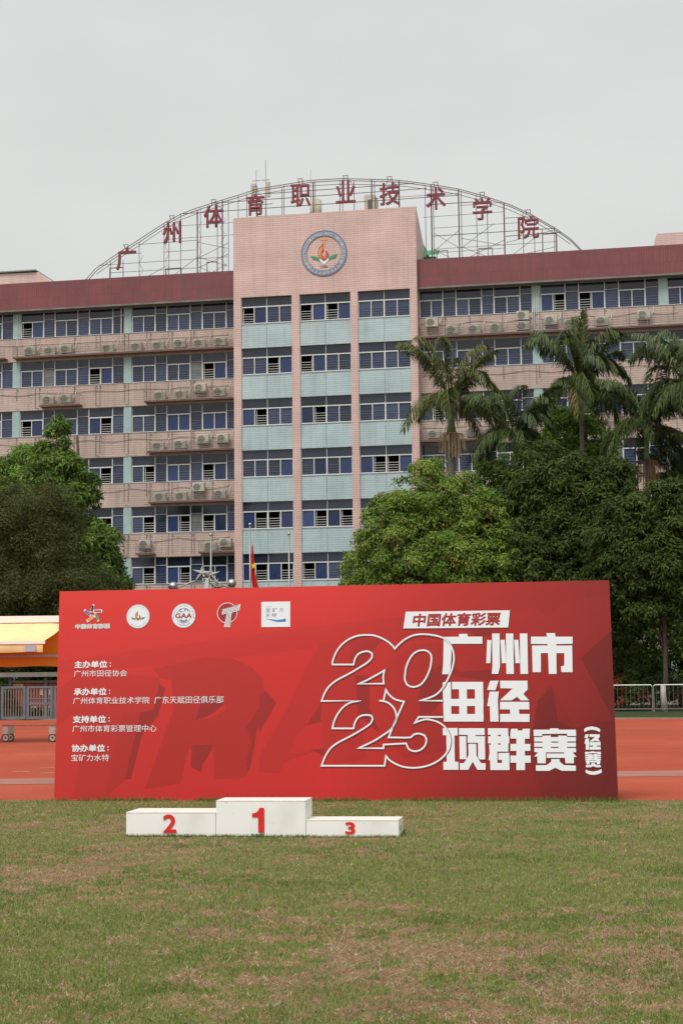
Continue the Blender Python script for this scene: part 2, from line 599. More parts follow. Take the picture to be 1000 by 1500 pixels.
# ------------------------------------------------------------------ lettering and pattern of the printed backdrop, in metres on its face
TITLE={'广':[[(5.301,2.146),(5.504,2.146),(5.5,2.181),(5.614,2.183),(5.621,2.145),(5.812,2.142),(5.81,2.048),(5.4,2.053),(5.4,1.883),(5.385,1.714),(5.365,1.654),(5.276,1.655),(5.291,1.791)]],'州':[[(5.873,2.096),(5.93,2.095),(5.91,1.792),(5.857,1.793)],[(5.939,2.181),(6.038,2.18),(6.035,1.753),(6.011,1.651),(5.926,1.652),(5.938,1.764)],[(6.046,2.097),(6.103,2.096),(6.12,1.79),(6.06,1.79)],[(6.119,2.179),(6.216,2.177),(6.215,1.648),(6.117,1.649)],[(6.224,2.094),(6.281,2.093),(6.297,1.788),(6.238,1.788)],[(6.301,2.176),(6.4,2.174),(6.399,1.646),(6.3,1.647)]],'市':[[(6.446,2.132),(6.655,2.129),(6.646,2.176),(6.758,2.174),(6.766,2.127),(6.985,2.124),(6.983,2.031),(6.773,2.03),(6.773,2.011),(6.977,2.008),(6.974,1.662),(6.83,1.664),(6.826,1.738),(6.869,1.749),(6.873,1.911),(6.771,1.912),(6.768,1.642),(6.667,1.643),(6.663,1.914),(6.57,1.915),(6.565,1.667),(6.459,1.668),(6.457,2.016),(6.661,2.013),(6.658,2.032),(6.444,2.038)]],'田':[[(5.281,1.551),(5.389,1.55),(5.392,1.035),(5.289,1.036)],[(5.404,1.553),(5.812,1.549),(5.811,1.452),(5.403,1.456)],[(5.386,1.33),(5.815,1.33),(5.813,1.235),(5.391,1.237)],[(5.39,1.134),(5.812,1.131),(5.81,1.033),(5.388,1.035)],[(5.495,1.47),(5.599,1.469),(5.596,1.114),(5.495,1.115)],[(5.703,1.55),(5.812,1.549),(5.81,1.033),(5.7,1.033)]],'径':[[(5.903,1.563),(6.015,1.562),(5.97,1.437),(5.863,1.444)],[(5.895,1.421),(6.016,1.42),(6.0,1.316),(6.006,1.031),(5.898,1.032),(5.894,1.233),(5.86,1.233)],[(6.032,1.562),(6.388,1.558),(6.39,1.446),(6.333,1.387),(6.405,1.303),(6.298,1.304),(6.252,1.351),(6.182,1.305),(6.028,1.306),(6.194,1.459),(6.036,1.464)],[(6.029,1.287),(6.405,1.284),(6.407,1.186),(6.273,1.187),(6.276,1.128),(6.408,1.127),(6.406,1.025),(6.025,1.028),(6.027,1.13),(6.157,1.129),(6.158,1.188),(6.027,1.189)]],'项':[[(5.276,0.953),(5.472,0.952),(5.47,0.856),(5.428,0.853),(5.429,0.515),(5.475,0.515),(5.474,0.412),(5.278,0.413),(5.279,0.515),(5.322,0.515),(5.322,0.857),(5.275,0.86)],[(5.488,0.949),(5.822,0.947),(5.823,0.86),(5.701,0.858),(5.7,0.839),(5.604,0.84),(5.601,0.861),(5.487,0.864)],[(5.599,0.845),(5.826,0.844),(5.825,0.759),(5.598,0.76)],[(5.492,0.846),(5.58,0.845),(5.582,0.549),(5.493,0.549)],[(5.734,0.765),(5.825,0.765),(5.824,0.545),(5.75,0.545),(5.731,0.575)],[(5.608,0.747),(5.71,0.746),(5.711,0.596),(5.77,0.496),(5.829,0.496),(5.827,0.412),(5.721,0.412),(5.661,0.517),(5.604,0.412),(5.492,0.412),(5.493,0.497),(5.546,0.497),(5.608,0.597)]],'群':[[(5.865,0.946),(6.128,0.945),(6.129,0.86),(5.864,0.862)],[(5.898,0.865),(5.996,0.864),(5.996,0.838),(5.898,0.838)],[(6.031,0.864),(6.129,0.863),(6.129,0.837),(6.031,0.838)],[(5.866,0.842),(6.14,0.84),(6.139,0.75),(5.864,0.751)],[(5.902,0.754),(5.994,0.753),(5.994,0.732),(5.901,0.733)],[(6.029,0.753),(6.127,0.753),(6.127,0.732),(6.029,0.732)],[(5.877,0.735),(6.127,0.734),(6.125,0.644),(5.882,0.645)],[(5.884,0.648),(5.982,0.648),(5.982,0.408),(5.889,0.408),(5.888,0.535),(5.866,0.535)],[(5.995,0.627),(6.137,0.628),(6.137,0.408),(5.978,0.408),(5.98,0.499),(6.041,0.498),(6.042,0.537),(5.994,0.54)],[(6.167,0.938),(6.249,0.938),(6.262,0.889),(6.156,0.89)],[(6.316,0.937),(6.41,0.937),(6.405,0.888),(6.306,0.889)],[(6.156,0.899),(6.405,0.897),(6.403,0.809),(6.154,0.811)],[(6.153,0.743),(6.411,0.741),(6.409,0.652),(6.151,0.653)],[(6.15,0.593),(6.412,0.593),(6.411,0.501),(6.149,0.502)],[(6.233,0.916),(6.342,0.915),(6.336,0.407),(6.224,0.407)]],'赛':[[(6.457,0.924),(6.666,0.923),(6.67,0.94),(6.775,0.939),(6.777,0.922),(6.999,0.921),(7.0,0.84),(6.886,0.841),(6.885,0.87),(6.566,0.869),(6.563,0.842),(6.455,0.843)],[(6.57,0.846),(6.676,0.849),(6.675,0.828),(6.772,0.828),(6.773,0.848),(6.884,0.844),(6.884,0.827),(6.996,0.826),(6.995,0.77),(6.461,0.772),(6.462,0.829),(6.569,0.829)],[(6.46,0.757),(6.995,0.755),(6.993,0.702),(6.459,0.704)],[(6.568,0.776),(6.678,0.776),(6.677,0.753),(6.568,0.754)],[(6.771,0.775),(6.883,0.775),(6.882,0.752),(6.771,0.753)],[(6.567,0.708),(6.676,0.708),(6.676,0.685),(6.566,0.685)],[(6.77,0.707),(6.881,0.707),(6.881,0.684),(6.769,0.684)],[(6.461,0.689),(6.993,0.687),(6.995,0.634),(6.95,0.632),(6.999,0.574),(6.965,0.572),(6.963,0.492),(6.856,0.493),(6.847,0.617),(6.836,0.632),(6.609,0.633),(6.603,0.493),(6.497,0.494),(6.496,0.579),(6.457,0.579),(6.506,0.633),(6.46,0.638)],[(6.617,0.618),(6.849,0.617),(6.852,0.562),(6.616,0.562)],[(6.675,0.546),(6.783,0.546),(6.782,0.516),(6.833,0.47),(6.988,0.462),(6.986,0.396),(6.808,0.397),(6.724,0.436),(6.644,0.397),(6.475,0.397),(6.476,0.468),(6.617,0.471),(6.672,0.51)]],'small':[[(7.102,0.928),(7.139,0.951),(7.201,0.962),(7.263,0.952),(7.308,0.927),(7.304,0.887),(7.262,0.91),(7.2,0.92),(7.149,0.911),(7.109,0.888)],[(7.111,0.413),(7.148,0.396),(7.204,0.388),(7.26,0.396),(7.312,0.418),(7.313,0.373),(7.259,0.351),(7.203,0.344),(7.147,0.353),(7.11,0.374)],[(7.12,0.86),(7.162,0.862),(7.147,0.814),(7.105,0.815)],[(7.118,0.803),(7.164,0.809),(7.16,0.664),(7.118,0.664),(7.12,0.741),(7.103,0.744)],[(7.171,0.862),(7.301,0.861),(7.3,0.825),(7.277,0.802),(7.306,0.771),(7.264,0.771),(7.242,0.78),(7.219,0.769),(7.168,0.769),(7.238,0.825),(7.17,0.828)],[(7.168,0.761),(7.309,0.763),(7.308,0.717),(7.263,0.718),(7.263,0.703),(7.308,0.703),(7.307,0.663),(7.166,0.664),(7.167,0.703),(7.212,0.703),(7.212,0.718),(7.167,0.718)],[(7.108,0.638),(7.186,0.638),(7.187,0.644),(7.226,0.644),(7.226,0.638),(7.308,0.638),(7.309,0.607),(7.267,0.607),(7.266,0.619),(7.148,0.618),(7.147,0.608),(7.108,0.608)],[(7.15,0.609),(7.189,0.61),(7.189,0.603),(7.225,0.602),(7.225,0.61),(7.266,0.609),(7.266,0.602),(7.307,0.602),(7.307,0.581),(7.11,0.582),(7.11,0.603),(7.15,0.603)],[(7.109,0.576),(7.307,0.575),(7.306,0.555),(7.109,0.556)],[(7.149,0.583),(7.19,0.583),(7.189,0.575),(7.149,0.575)],[(7.224,0.583),(7.265,0.583),(7.265,0.574),(7.224,0.574)],[(7.149,0.558),(7.189,0.558),(7.189,0.549),(7.148,0.549)],[(7.223,0.557),(7.265,0.557),(7.264,0.549),(7.223,0.549)],[(7.11,0.551),(7.306,0.55),(7.307,0.53),(7.29,0.529),(7.308,0.507),(7.296,0.507),(7.295,0.477),(7.255,0.477),(7.252,0.524),(7.248,0.529),(7.164,0.53),(7.162,0.477),(7.123,0.477),(7.122,0.509),(7.108,0.509),(7.126,0.53),(7.109,0.531)],[(7.167,0.524),(7.253,0.524),(7.254,0.503),(7.167,0.503)],[(7.188,0.497),(7.228,0.497),(7.228,0.486),(7.246,0.469),(7.304,0.465),(7.303,0.441),(7.237,0.441),(7.206,0.456),(7.176,0.441),(7.114,0.441),(7.115,0.468),(7.167,0.469),(7.187,0.484)]]}
YEAR=[[(3.809,1.8),(3.826,1.876),(3.87,1.975),(3.941,2.064),(4.033,2.133),(4.144,2.176),(4.266,2.188),(4.377,2.178),(4.488,2.136),(4.578,2.079),(4.628,2.031),(4.652,1.998),(4.698,2.05),(4.779,2.116),(4.879,2.166),(4.98,2.185),(5.1,2.181),(5.219,2.159),(5.308,2.124),(5.377,2.054),(5.42,1.964),(5.434,1.855),(5.413,1.747),(5.382,1.659),(5.332,1.561),(5.271,1.463),(5.201,1.395),(5.111,1.351),(4.982,1.311),(5.285,1.308)],[(5.283,1.096),(4.96,1.099),(4.906,1.021),(4.97,1.048),(5.069,1.067),(5.188,1.042),(5.276,0.993),(5.334,0.924),(5.369,0.837),(5.372,0.749),(5.341,0.662),(5.281,0.584),(5.192,0.517),(5.083,0.469),(4.965,0.444),(4.846,0.44),(4.727,0.46),(4.628,0.503),(4.569,0.542),(4.526,0.593),(4.505,0.466),(3.668,0.468),(3.699,0.55),(3.739,0.629),(3.799,0.707),(3.89,0.771),(4.071,0.863),(4.232,0.954),(4.322,1.019),(4.352,1.078),(4.332,1.121),(4.272,1.131),(4.192,1.118),(4.142,1.079),(4.107,1.01),(4.097,0.955),(3.813,0.957),(3.834,1.042),(3.88,1.14),(3.961,1.238),(4.062,1.297),(4.182,1.317),(3.668,1.318),(3.698,1.399),(3.749,1.488),(3.809,1.547),(3.89,1.602),(4.052,1.684),(4.194,1.766),(4.295,1.83),(4.345,1.889),(4.346,1.939),(4.299,1.969),(4.235,1.966),(4.164,1.937),(4.117,1.872),(4.099,1.797),(3.809,1.8)],[(4.781,1.616),(4.796,1.735),(4.837,1.843),(4.898,1.928),(4.978,1.97),(5.068,1.969),(5.127,1.919),(5.136,1.839),(5.115,1.731),(5.064,1.613),(4.994,1.525),(4.904,1.492),(4.824,1.513),(4.785,1.576),(4.781,1.616)],[(4.163,1.539),(4.264,1.582),(4.415,1.66),(4.51,1.714),(4.495,1.629),(4.501,1.54),(4.163,1.539)],[(4.437,1.319),(4.533,1.299),(4.603,1.253),(4.653,1.183),(4.668,1.085),(4.641,1.007),(4.581,0.929),(4.511,0.88),(4.371,0.793),(4.161,0.696),(4.494,0.694),(4.494,0.741),(4.793,0.756),(4.828,0.683),(4.897,0.654),(4.976,0.669),(5.036,0.721),(5.061,0.799),(5.037,0.858),(4.968,0.882),(4.899,0.872),(4.849,0.833),(4.561,0.835),(4.682,1.114),(4.769,1.301),(4.653,1.331),(4.574,1.391),(4.53,1.457),(4.497,1.319)]]
FACETS=[(0.86,[(0.025,1.895),(3.564,2.319),(3.564,2.023),(2.5,1.916),(1.602,1.822),(0.03,1.718)]),(0.86,[(2.817,2.238),(4.635,2.414),(5.4,2.414),(5.396,2.135),(4.377,2.074),(2.819,2.097)]),(0.8,[(0.025,1.514),(0.402,1.786),(1.421,1.652),(1.454,1.56),(1.366,1.228),(0.926,1.171),(0.698,0.044),(0.257,0.034),(0.395,0.811),(0.226,1.176),(0.023,1.025)]),(0.7,[(0.926,1.171),(1.177,1.199),(1.091,0.807),(1.007,0.297),(0.698,0.044)]),(0.38,[(1.438,1.561),(1.527,1.514),(1.43,1.137),(1.215,0.897),(1.07,0.297),(0.985,0.298),(1.106,0.837),(1.178,1.184),(1.366,1.228)]),(1.0,[(1.461,1.167),(1.581,1.468),(1.648,1.226),(1.26,0.163),(1.086,0.268),(1.216,0.807)]),(0.68,[(1.356,1.774),(2.076,1.918),(2.45,1.898),(2.699,1.789),(2.87,1.621),(2.893,1.456),(2.842,1.276),(2.644,1.009),(2.722,0.919),(2.763,0.77),(2.65,0.325),(2.22,0.296),(2.064,0.415),(2.2,0.713),(2.152,0.772),(1.92,0.744),(1.844,0.654),(1.757,0.237),(1.26,0.163),(1.648,1.226),(1.61,1.619),(1.453,1.652)]),(0.36,[(1.947,1.073),(2.051,1.388),(2.3,1.386),(2.332,1.28),(2.21,1.176),(2.086,1.117)]),(1.0,[(1.947,1.073),(2.086,1.117),(2.21,1.176),(2.348,1.295),(2.364,1.22),(2.21,1.116)]),(0.38,[(1.905,0.744),(2.199,0.757),(2.169,0.653),(2.063,0.49),(2.034,0.386),(1.893,0.46)]),(1.0,[(2.2,0.713),(2.22,0.296),(2.065,0.385),(2.048,0.475)]),(0.42,[(2.887,1.471),(3.01,1.409),(2.965,1.245),(2.783,0.918),(2.769,0.77),(2.695,0.414),(2.656,0.384),(2.648,0.503),(2.723,0.8),(2.644,0.994),(2.842,1.261)]),(0.42,[(2.876,1.444),(3.072,1.328),(3.034,1.176),(2.827,0.874),(2.824,1.406)]),(0.78,[(3.602,1.983),(3.628,2.085),(4.042,2.079),(4.118,1.647),(4.143,1.268),(4.269,0.567),(3.861,0.493),(3.681,0.694),(3.167,0.52),(3.09,0.37),(2.831,0.396),(2.829,0.597),(3.164,1.15)]),(1.0,[(3.225,2.04),(3.576,1.971),(3.421,1.654),(3.164,1.15),(2.829,0.597),(2.827,0.899),(3.059,1.302),(2.915,1.456)]),(0.4,[(3.668,1.297),(3.655,1.045),(3.462,0.996)]),(0.95,[(3.462,0.996),(3.681,1.045),(3.681,0.694),(3.244,0.633),(3.346,0.896)]),(0.4,[(3.514,0.682),(3.72,0.694),(3.707,0.594)]),(0.42,[(4.118,1.659),(4.311,1.644),(4.309,1.216),(4.448,0.89),(4.27,1.041),(4.156,1.142)]),(0.6,[(4.042,2.156),(4.479,2.124),(4.273,1.847),(4.119,1.697),(4.055,1.901)]),(0.86,[(4.632,1.893),(4.964,2.066),(5.395,2.06),(5.393,1.808),(5.063,1.686),(4.959,1.386),(4.956,1.136),(5.284,1.159),(5.279,0.663),(4.775,0.565),(4.473,0.89),(4.373,1.191),(4.426,1.593)]),(0.5,[(4.959,1.386),(5.063,1.686),(5.342,1.809),(5.337,1.383),(5.133,1.16),(4.981,1.111)]),(1.12,[(6.178,2.451),(6.454,2.521),(6.688,2.392),(6.879,2.589),(7.473,2.641),(7.491,2.204),(7.084,1.837),(7.515,1.044),(6.989,0.95),(6.682,1.494),(6.554,1.322),(6.448,0.953),(6.027,0.955),(5.964,1.626),(6.122,2.125)]),(0.6,[(5.414,1.808),(5.488,1.681),(5.84,1.702),(6.04,1.725),(6.014,1.625),(5.913,1.552),(5.788,1.578),(5.437,1.632)]),(0.55,[(5.596,2.259),(5.923,2.253),(5.947,2.152),(5.721,2.156)]),(0.6,[(7.491,2.199),(7.516,1.049),(7.089,1.836)]),(0.55,[(6.448,0.953),(6.517,1.298),(6.706,1.469),(6.77,1.037),(6.94,0.95)]),(0.8,[(6.94,0.95),(7.515,1.044),(7.524,0.025),(6.577,0.029),(6.437,0.389),(6.448,0.948)])]
TEXTS=[('主办单位：',1,[0.24,1.794,0.762,1.892]),('广州市田径协会',0,[0.237,1.676,0.987,1.764]),('承办单位：',1,[0.241,1.423,0.76,1.522]),('广州体育职业技术学院',0,[0.234,1.305,1.31,1.397]),('广东天赋田径俱乐部',0,[1.376,1.302,2.332,1.399]),('支持单位：',1,[0.238,1.05,0.76,1.15]),('广州市体育彩票管理中心',0,[0.235,0.927,1.414,1.02]),('协办单位：',1,[0.233,0.662,0.756,0.762]),('宝矿力水特',0,[0.23,0.538,0.758,0.629])]

# ================================================================== THE SETTING
def sheet(name, pts, z, m, **pr):
    mb = MB()
    mb.poly([(x, y, z) for x, y in pts])
    return mb.build(name, m, None, kind='structure', **pr)

def ground_mat(name, c1, c2, c3, sc=.6, fine=30):
    m = mat(name, c1, .95, .2)
    n = m.node_tree.nodes
    l = m.node_tree.links
    b = n['Principled BSDF']
    tc = n.new('ShaderNodeTexCoord')
    t = n.new('ShaderNodeTexNoise')
    t.inputs['Scale'].default_value = sc
    t.inputs['Detail'].default_value = 9
    t.inputs['Roughness'].default_value = .7
    l.new(tc.outputs['Object'], t.inputs[0])
    r = n.new('ShaderNodeValToRGB')
    e = r.color_ramp.elements
    e[0].position, e[0].color = .36, (*c1, 1)
    e[1].position, e[1].color = .64, (*c3, 1)
    k = e.new(.5)
    k.color = (*c2, 1)
    l.new(t.outputs[0], r.inputs[0])
    l.new(r.outputs[0], b.inputs['Base Color'])
    t2 = n.new('ShaderNodeTexNoise')
    t2.inputs['Scale'].default_value = fine
    t2.inputs['Detail'].default_value = 6
    l.new(tc.outputs['Object'], t2.inputs[0])
    u = n.new('ShaderNodeBump')
    u.inputs['Strength'].default_value = .5
    u.inputs['Distance'].default_value = .02
    l.new(t2.outputs[0], u.inputs['Height'])
    l.new(u.outputs[0], b.inputs['Normal'])
    return m

M['ground'] = ground_mat('rough_grass_ground', (.12, .13, .05), (.15, .145, .065), (.2, .15, .09), .8)
M['verge'] = ground_mat('verge_grass', (.025, .045, .012), (.035, .06, .015), (.06, .055, .03), 1.5)
M['track'] = ground_mat('red_running_track', (.36, .064, .031), (.4, .076, .038), (.44, .094, .05), .22, 90)
M['lane'] = mat('worn_lane_paint', (.44, .135, .085), .8, var=.2, vscale=1.5)
M['grey_lane'] = mat('grey_worn_lane', (.34, .15, .115), .85, var=.2, vscale=.8)
M['mark'] = mat('white_mark_paint', (.6, .52, .45), .8)
M['drain'] = mat('dark_track_edge', (.06, .04, .03), .9)
M['paving'] = ground_mat('pale_paving', (.22, .2, .18), (.27, .25, .22), (.3, .28, .25), .5)

sheet('ground', [(-900, -300), (900, -300), (900, 1500), (-900, 1500)], 0, M['ground'])
U2 = Vector((.98681, -.16188))
P0 = Vector((-3.923, 22.424)) + Vector((.16188, .98681)) * .12
N2 = P0 - U2 * 75
N3 = P0 + U2 * 75
FD = Vector((25.0, -9.0)).normalized()
F0 = Vector((-13.58, 70.87))
F2 = F0 - FD * 60
F3 = F0 + FD * 75
sheet('running_track', [N2, N3, F3, F2], .004, M['track'])
w = Vector((.16188, .98681)) * .07
sheet('track_edge_drain', [N2, N3, N3 + w, N2 + w], .008, M['drain'])
nf = Vector((-FD.y, FD.x))
sheet('grass_verge', [F2 + nf * .06, F3 + nf * .06, F3 + nf * 30, F2 + nf * 30], .012, M['verge'])
sheet('paved_court', [F2 + nf * 30, F3 + nf * 30, F3 + nf * 60, F2 + nf * 60], .008, M['paving'])
e_ = MB()
for t in np.arange(-58, 73, 1.):
    a = F0 + FD * float(t)
    b_ = a + FD * .99
    if -19 < a.x < 25:
        for q in range(1):
            i = len(e_.v)
            e_.v += [(a.x, a.y, 0), (b_.x, b_.y, 0), ((b_ + nf * .06).x, (b_ + nf * .06).y, 0), ((a + nf * .06).x, (a + nf * .06).y, 0)]
            e_.v += [(x, y, .05) for x, y, z in e_.v[i:i + 4]]
            for f in ((0, 1, 5, 4), (1, 2, 6, 5), (2, 3, 7, 6), (3, 0, 4, 7), (4, 5, 6, 7)):
                e_.f.append([i + k for k in f])
e_.build('track_kerb', M['paving'], None, kind='structure')
for k, (x, y, wd) in enumerate([(9.72, 52.7, .12), (9.34, 50.6, .12), (8.88, 48.1, .12), (8.56, 46.4, .1), (8.17, 44.3, .1), (7.0, 39.5, .08), (6.78, 36.8, .08), (6.36, 34.5, .08)]):
    c = Vector((x, y))
    d = Vector((1, -.2 - .012 * k)).normalized()
    q = Vector((-d.y, d.x)) * wd
    sheet('lane_line', [c - d * 24, c + d * 22, c + d * 22 + q, c - d * 24 + q], .008, M['lane'])
sheet('worn_grey_lane', [(-35, 25.4), (35, 27.2), (35, 28.6), (-35, 27)], .008, M['grey_lane'])
for x, y, a in ((-5.82, 29.83, .2), (-5.54, 31.03, .1), (-5.19, 29.28, -.1)):
    mb = MB()
    pts = []
    for k in range(7):
        t = -1 + k / 3
        pts.append((x + t * .16, y + .12 * (1 - t * t)))
    pts += [(px, py - .05) for px, py in pts[::-1]]
    i = len(mb.v)
    mb.v += [(px, py, .009) for px, py in pts]
    mb.f.append(list(range(len(pts)))[::-1])
    mb.build('painted_mark', M['mark'], None, kind='structure')

# ---------------------------------------------------------------- lawn with bare patches
rng = np.random.default_rng(5)
def bare(x, y):
    """0 = grass, 1 = bare dry soil"""
    a = fbm(x, y * .8, .55, 3, 4)
    b = fbm(x, y, 3.6, 11, 4)
    c_ = fbm(x, y, 13., 23, 3)
    v = a * .24 + b * .42 + c_ * .56
    # the worn corner low on the right and the dry belt on the left
    v = v + .13 * np.exp(-(((x - 1.1) / 1.4) ** 2 + ((y - 9.2) / 1.7) ** 2)) + .06 * np.exp(-(((x + 2.6) / 1.2) ** 2 + ((y - 13.8) / 1.6) ** 2)) + .05 * np.exp(-(((x - 3.0) / 2.) ** 2 + ((y - 18.8) / 1.0) ** 2)) - .05 * np.exp(-(((x - .9) / 1.6) ** 2 + ((y - 13.) / 1.4) ** 2))
    return np.clip((v - .585) / .12, 0, 1)

nx, ny = 620, 330
gx = np.linspace(-17, 17, nx)
gy = np.linspace(4.5, 24.8, ny)
X, Y = np.meshgrid(gx, gy)
x, y = X.ravel(), Y.ravel()
edge = P0.y + (x - P0.x) * (-.16188 / .98681)
y = np.minimum(y, edge - .02)
z = .012 + .012 * fbm(x, y, 1.6, 31, 3) * (y < edge - .3)
V = np.stack([x, y, z], 1)
idx = np.arange(nx * ny).reshape(ny, nx)
Q = np.stack([idx[:-1, :-1].ravel(), idx[:-1, 1:].ravel(), idx[1:, 1:].ravel(), idx[1:, :-1].ravel()], 1)
keep = V[Q[:, 3], 1] > V[Q[:, 0], 1] + 1e-4
Q = Q[keep]
b = bare(x, y)
n1 = fbm(x, y, 9, 41, 3)
soil = np.array([.26, .15, .095])
turf = np.array([.165, .16, .066])
C = soil * b[:, None] + turf * (1 - b[:, None])
C = C * (.65 + .7 * n1[:, None])
me = np_mesh('lawn', V, Q, C, attr_mat('lawn_soil', .95, .15, 0, bump=.8, bscale=60))
link('lawn', me, None, kind='structure')

def ground_z(x, y):
    return .012 + .012 * fbm(x, y, 1.6, 31, 3)

def scatter(n, y0=6.3, y1=22.4, pw=1.5):
    t = rng.random(n)
    y = (y0 ** (-pw + 1) + t * (y1 ** (-pw + 1) - y0 ** (-pw + 1))) ** (1 / (-pw + 1)) if pw != 1 else y0 * (y1 / y0) ** t
    hw = .24 * y + 3.4
    x = (rng.random(n) * 2 - 1) * hw
    edge = P0.y + (x - P0.x) * (-.16188 / .98681)
    k = y < edge - .03
    return x[k], y[k]

def blades(n, hmin, hmax, wd, cols, dens, lean=.6, flat=False, name='grass', pw=1.5, y1=22.4):
    x, y = scatter(n, y1=y1, pw=pw)
    d = dens(x, y)
    k = rng.random(len(x)) < d
    x, y = x[k], y[k]
    m = len(x)
    an = rng.random(m) * 2 * np.pi
    h = hmin + (hmax - hmin) * rng.random(m) ** 1.6
    tl = rng.random(m) ** .7 * lean
    if flat:
        tl = 1.25 + .3 * rng.random(m)
    az = rng.random(m) * 2 * np.pi
    dx, dy, dz = np.sin(tl) * np.cos(az), np.sin(tl) * np.sin(az), np.cos(tl)
    ww = wd * (.6 + .8 * rng.random(m)) * (1 + .05 * y)
    wx, wy = np.cos(an) * ww / 2, np.sin(an) * ww / 2
    z0 = ground_z(x, y) + (.004 if flat else -.003)
    v = np.empty((m, 3, 3))
    v[:, 0] = np.stack([x - wx, y - wy, z0], 1)
    v[:, 1] = np.stack([x + wx, y + wy, z0], 1)
    v[:, 2] = np.stack([x + dx * h, y + dy * h, z0 + dz * h + (.006 if flat else 0)], 1)
    pal = np.array(cols)
    pick = (fbm(x, y, 1.1, 71, 3) * 1.6 - .35 + .5 * (rng.random(m) - .5)) * len(pal)
    c = pal[np.clip(pick.astype(int), 0, len(pal) - 1)] * (.7 + .6 * rng.random(m))[:, None]
    c = np.repeat(c, 3, 0)
    return v.reshape(-1, 3), np.arange(m * 3).reshape(m, 3), c

parts = []
greens = [(.125, .19, .036), (.175, .245, .052), (.235, .28, .07), (.26, .285, .088), (.135, .205, .05), (.32, .3, .12)]
parts.append(blades(1050000, .014, .042, .0042, greens, lambda x, y: np.clip(1.02 - .8 * bare(x, y), 0, 1) * np.clip(.35 + 1.1 * fbm(x, y, 5, 81, 3), 0, 1)))
straw = [(.4, .28, .17), (.34, .22, .13), (.5, .4, .26), (.27, .15, .09), (.34, .19, .12)]
parts.append(blades(480000, .02, .055, .0036, straw, lambda x, y: .26 + .6 * bare(x, y), flat=True))
# longer uncut blades along the foot of the podium blocks and the backdrop
def fringe(n, ax, ay, bx, by, spread, h0, h1):
    t = rng.random(n)
    x = ax + (bx - ax) * t
    y = ay + (by - ay) * t - spread * rng.random(n) ** 1.5
    keep = fbm(x, y, 2.3, 57, 3) + .35 * rng.random(n) > .55
    x, y = x[keep], y[keep]
    m = len(x)
    h = h0 + (h1 - h0) * rng.random(m) ** 2
    az, tl, an = rng.random(m) * 6.283, rng.random(m) * .7, rng.random(m) * 6.283
    wx, wy = np.cos(an) * .0035, np.sin(an) * .0035
    v = np.empty((m, 3, 3))
    z0 = ground_z(x, y) - .004
    v[:, 0] = np.stack([x - wx, y - wy, z0], 1)
    v[:, 1] = np.stack([x + wx, y + wy, z0], 1)
    v[:, 2] = np.stack([x + np.sin(tl) * np.cos(az) * h, y - np.abs(np.sin(tl) * np.sin(az)) * h, z0 + np.cos(tl) * h], 1)
    c = np.array(greens)[rng.integers(0, len(greens), m)] * (.6 + .6 * rng.random(m))[:, None]
    return v.reshape(-1, 3), np.arange(m * 3).reshape(m, 3), np.repeat(c, 3, 0)
parts.append(fringe(5200, -2.25, 17.06, .55, 16.67, .05, .015, .05))
parts.append(fringe(700, .56, 16.7, .62, 17.2, .02, .02, .06))
parts.append(fringe(9000, -3.95, 22.38, 3.5, 21.17, .10, .02, .09))
off = 0
vs, fs, cs = [], [], []
for v, f, c in parts:
    vs.append(v)
    fs.append(f + off)
    cs.append(c)
    off += len(v)
me = np_mesh('grass', np.concatenate(vs), np.concatenate(fs), np.concatenate(cs), M['grass'])
o = link('grass', me, None, kind='stuff')
tag(o, 'short worn grass and dry clippings over bare brown soil', 'grass')
# low broad-leaved weeds in tufts
def weeds(n, name, label, pal, rad, leaf, dens=None, spots=None):
    if spots is None:
        x, y = scatter(n)
        k = rng.random(len(x)) < dens(x, y)
        x, y = x[k], y[k]
    else:
        x, y = np.array(spots).T
    L = 14
    cx = np.repeat(x, L)
    cy = np.repeat(y, L)
    m = len(cx)
    r = rng.random(m) ** .6 * rad * np.repeat(.5 + rng.random(len(x)), L)
    a = rng.random(m) * 2 * np.pi
    px, py = cx + r * np.cos(a), cy + r * np.sin(a)
    pz = ground_z(px, py) + .012 + .02 * rng.random(m)
    s = leaf * (.6 + .8 * rng.random(m))
    t = rng.normal(0, .45, (m, 2))
    b = rng.random(m) * 6.28
    ux, uy = np.cos(b) * s, np.sin(b) * s
    v = np.empty((m, 4, 3))
    v[:, 0] = np.stack([px - ux, py - uy, pz - t[:, 0] * s], 1)
    v[:, 1] = np.stack([px + uy * .6, py - ux * .6, pz + t[:, 1] * s * .6], 1)
    v[:, 2] = np.stack([px + ux, py + uy, pz + t[:, 0] * s], 1)
    v[:, 3] = np.stack([px - uy * .6, py + ux * .6, pz - t[:, 1] * s * .6], 1)
    pal = np.array(pal)
    c = pal[rng.integers(0, len(pal), m)] * (.7 + .6 * rng.random(m))[:, None]
    me = np_mesh(name, v.reshape(-1, 3), np.arange(m * 4).reshape(m, 4), np.repeat(c, 4, 0), M['grass'])
    o = link(name, me, None, kind='stuff')
    tag(o, label, 'weeds')
weeds(5000, 'ground_weeds', 'low broad leaved weeds scattered in the worn grass', [(.1, .17, .06), (.14, .21, .08), (.18, .24, .12)], .055, .007, lambda x, y: np.clip((fbm(x, y, .9, 91, 3) - .47) * 6, 0, .9))
fl = [(2.0 + .9 * rng.random() ** .8, 19.6 + .35 * rng.normal()) for _ in range(34)] + [(3.7 + .5 * rng.random(), 19.6 + .5 * rng.normal()) for _ in range(24)] + [(-4.2 + 1.2 * rng.random(), 18.4 + .6 * rng.normal()) for _ in range(16)] + [(-3.4 + 6 * rng.random(), 18.5 + 3 * rng.random()) for _ in range(14)]
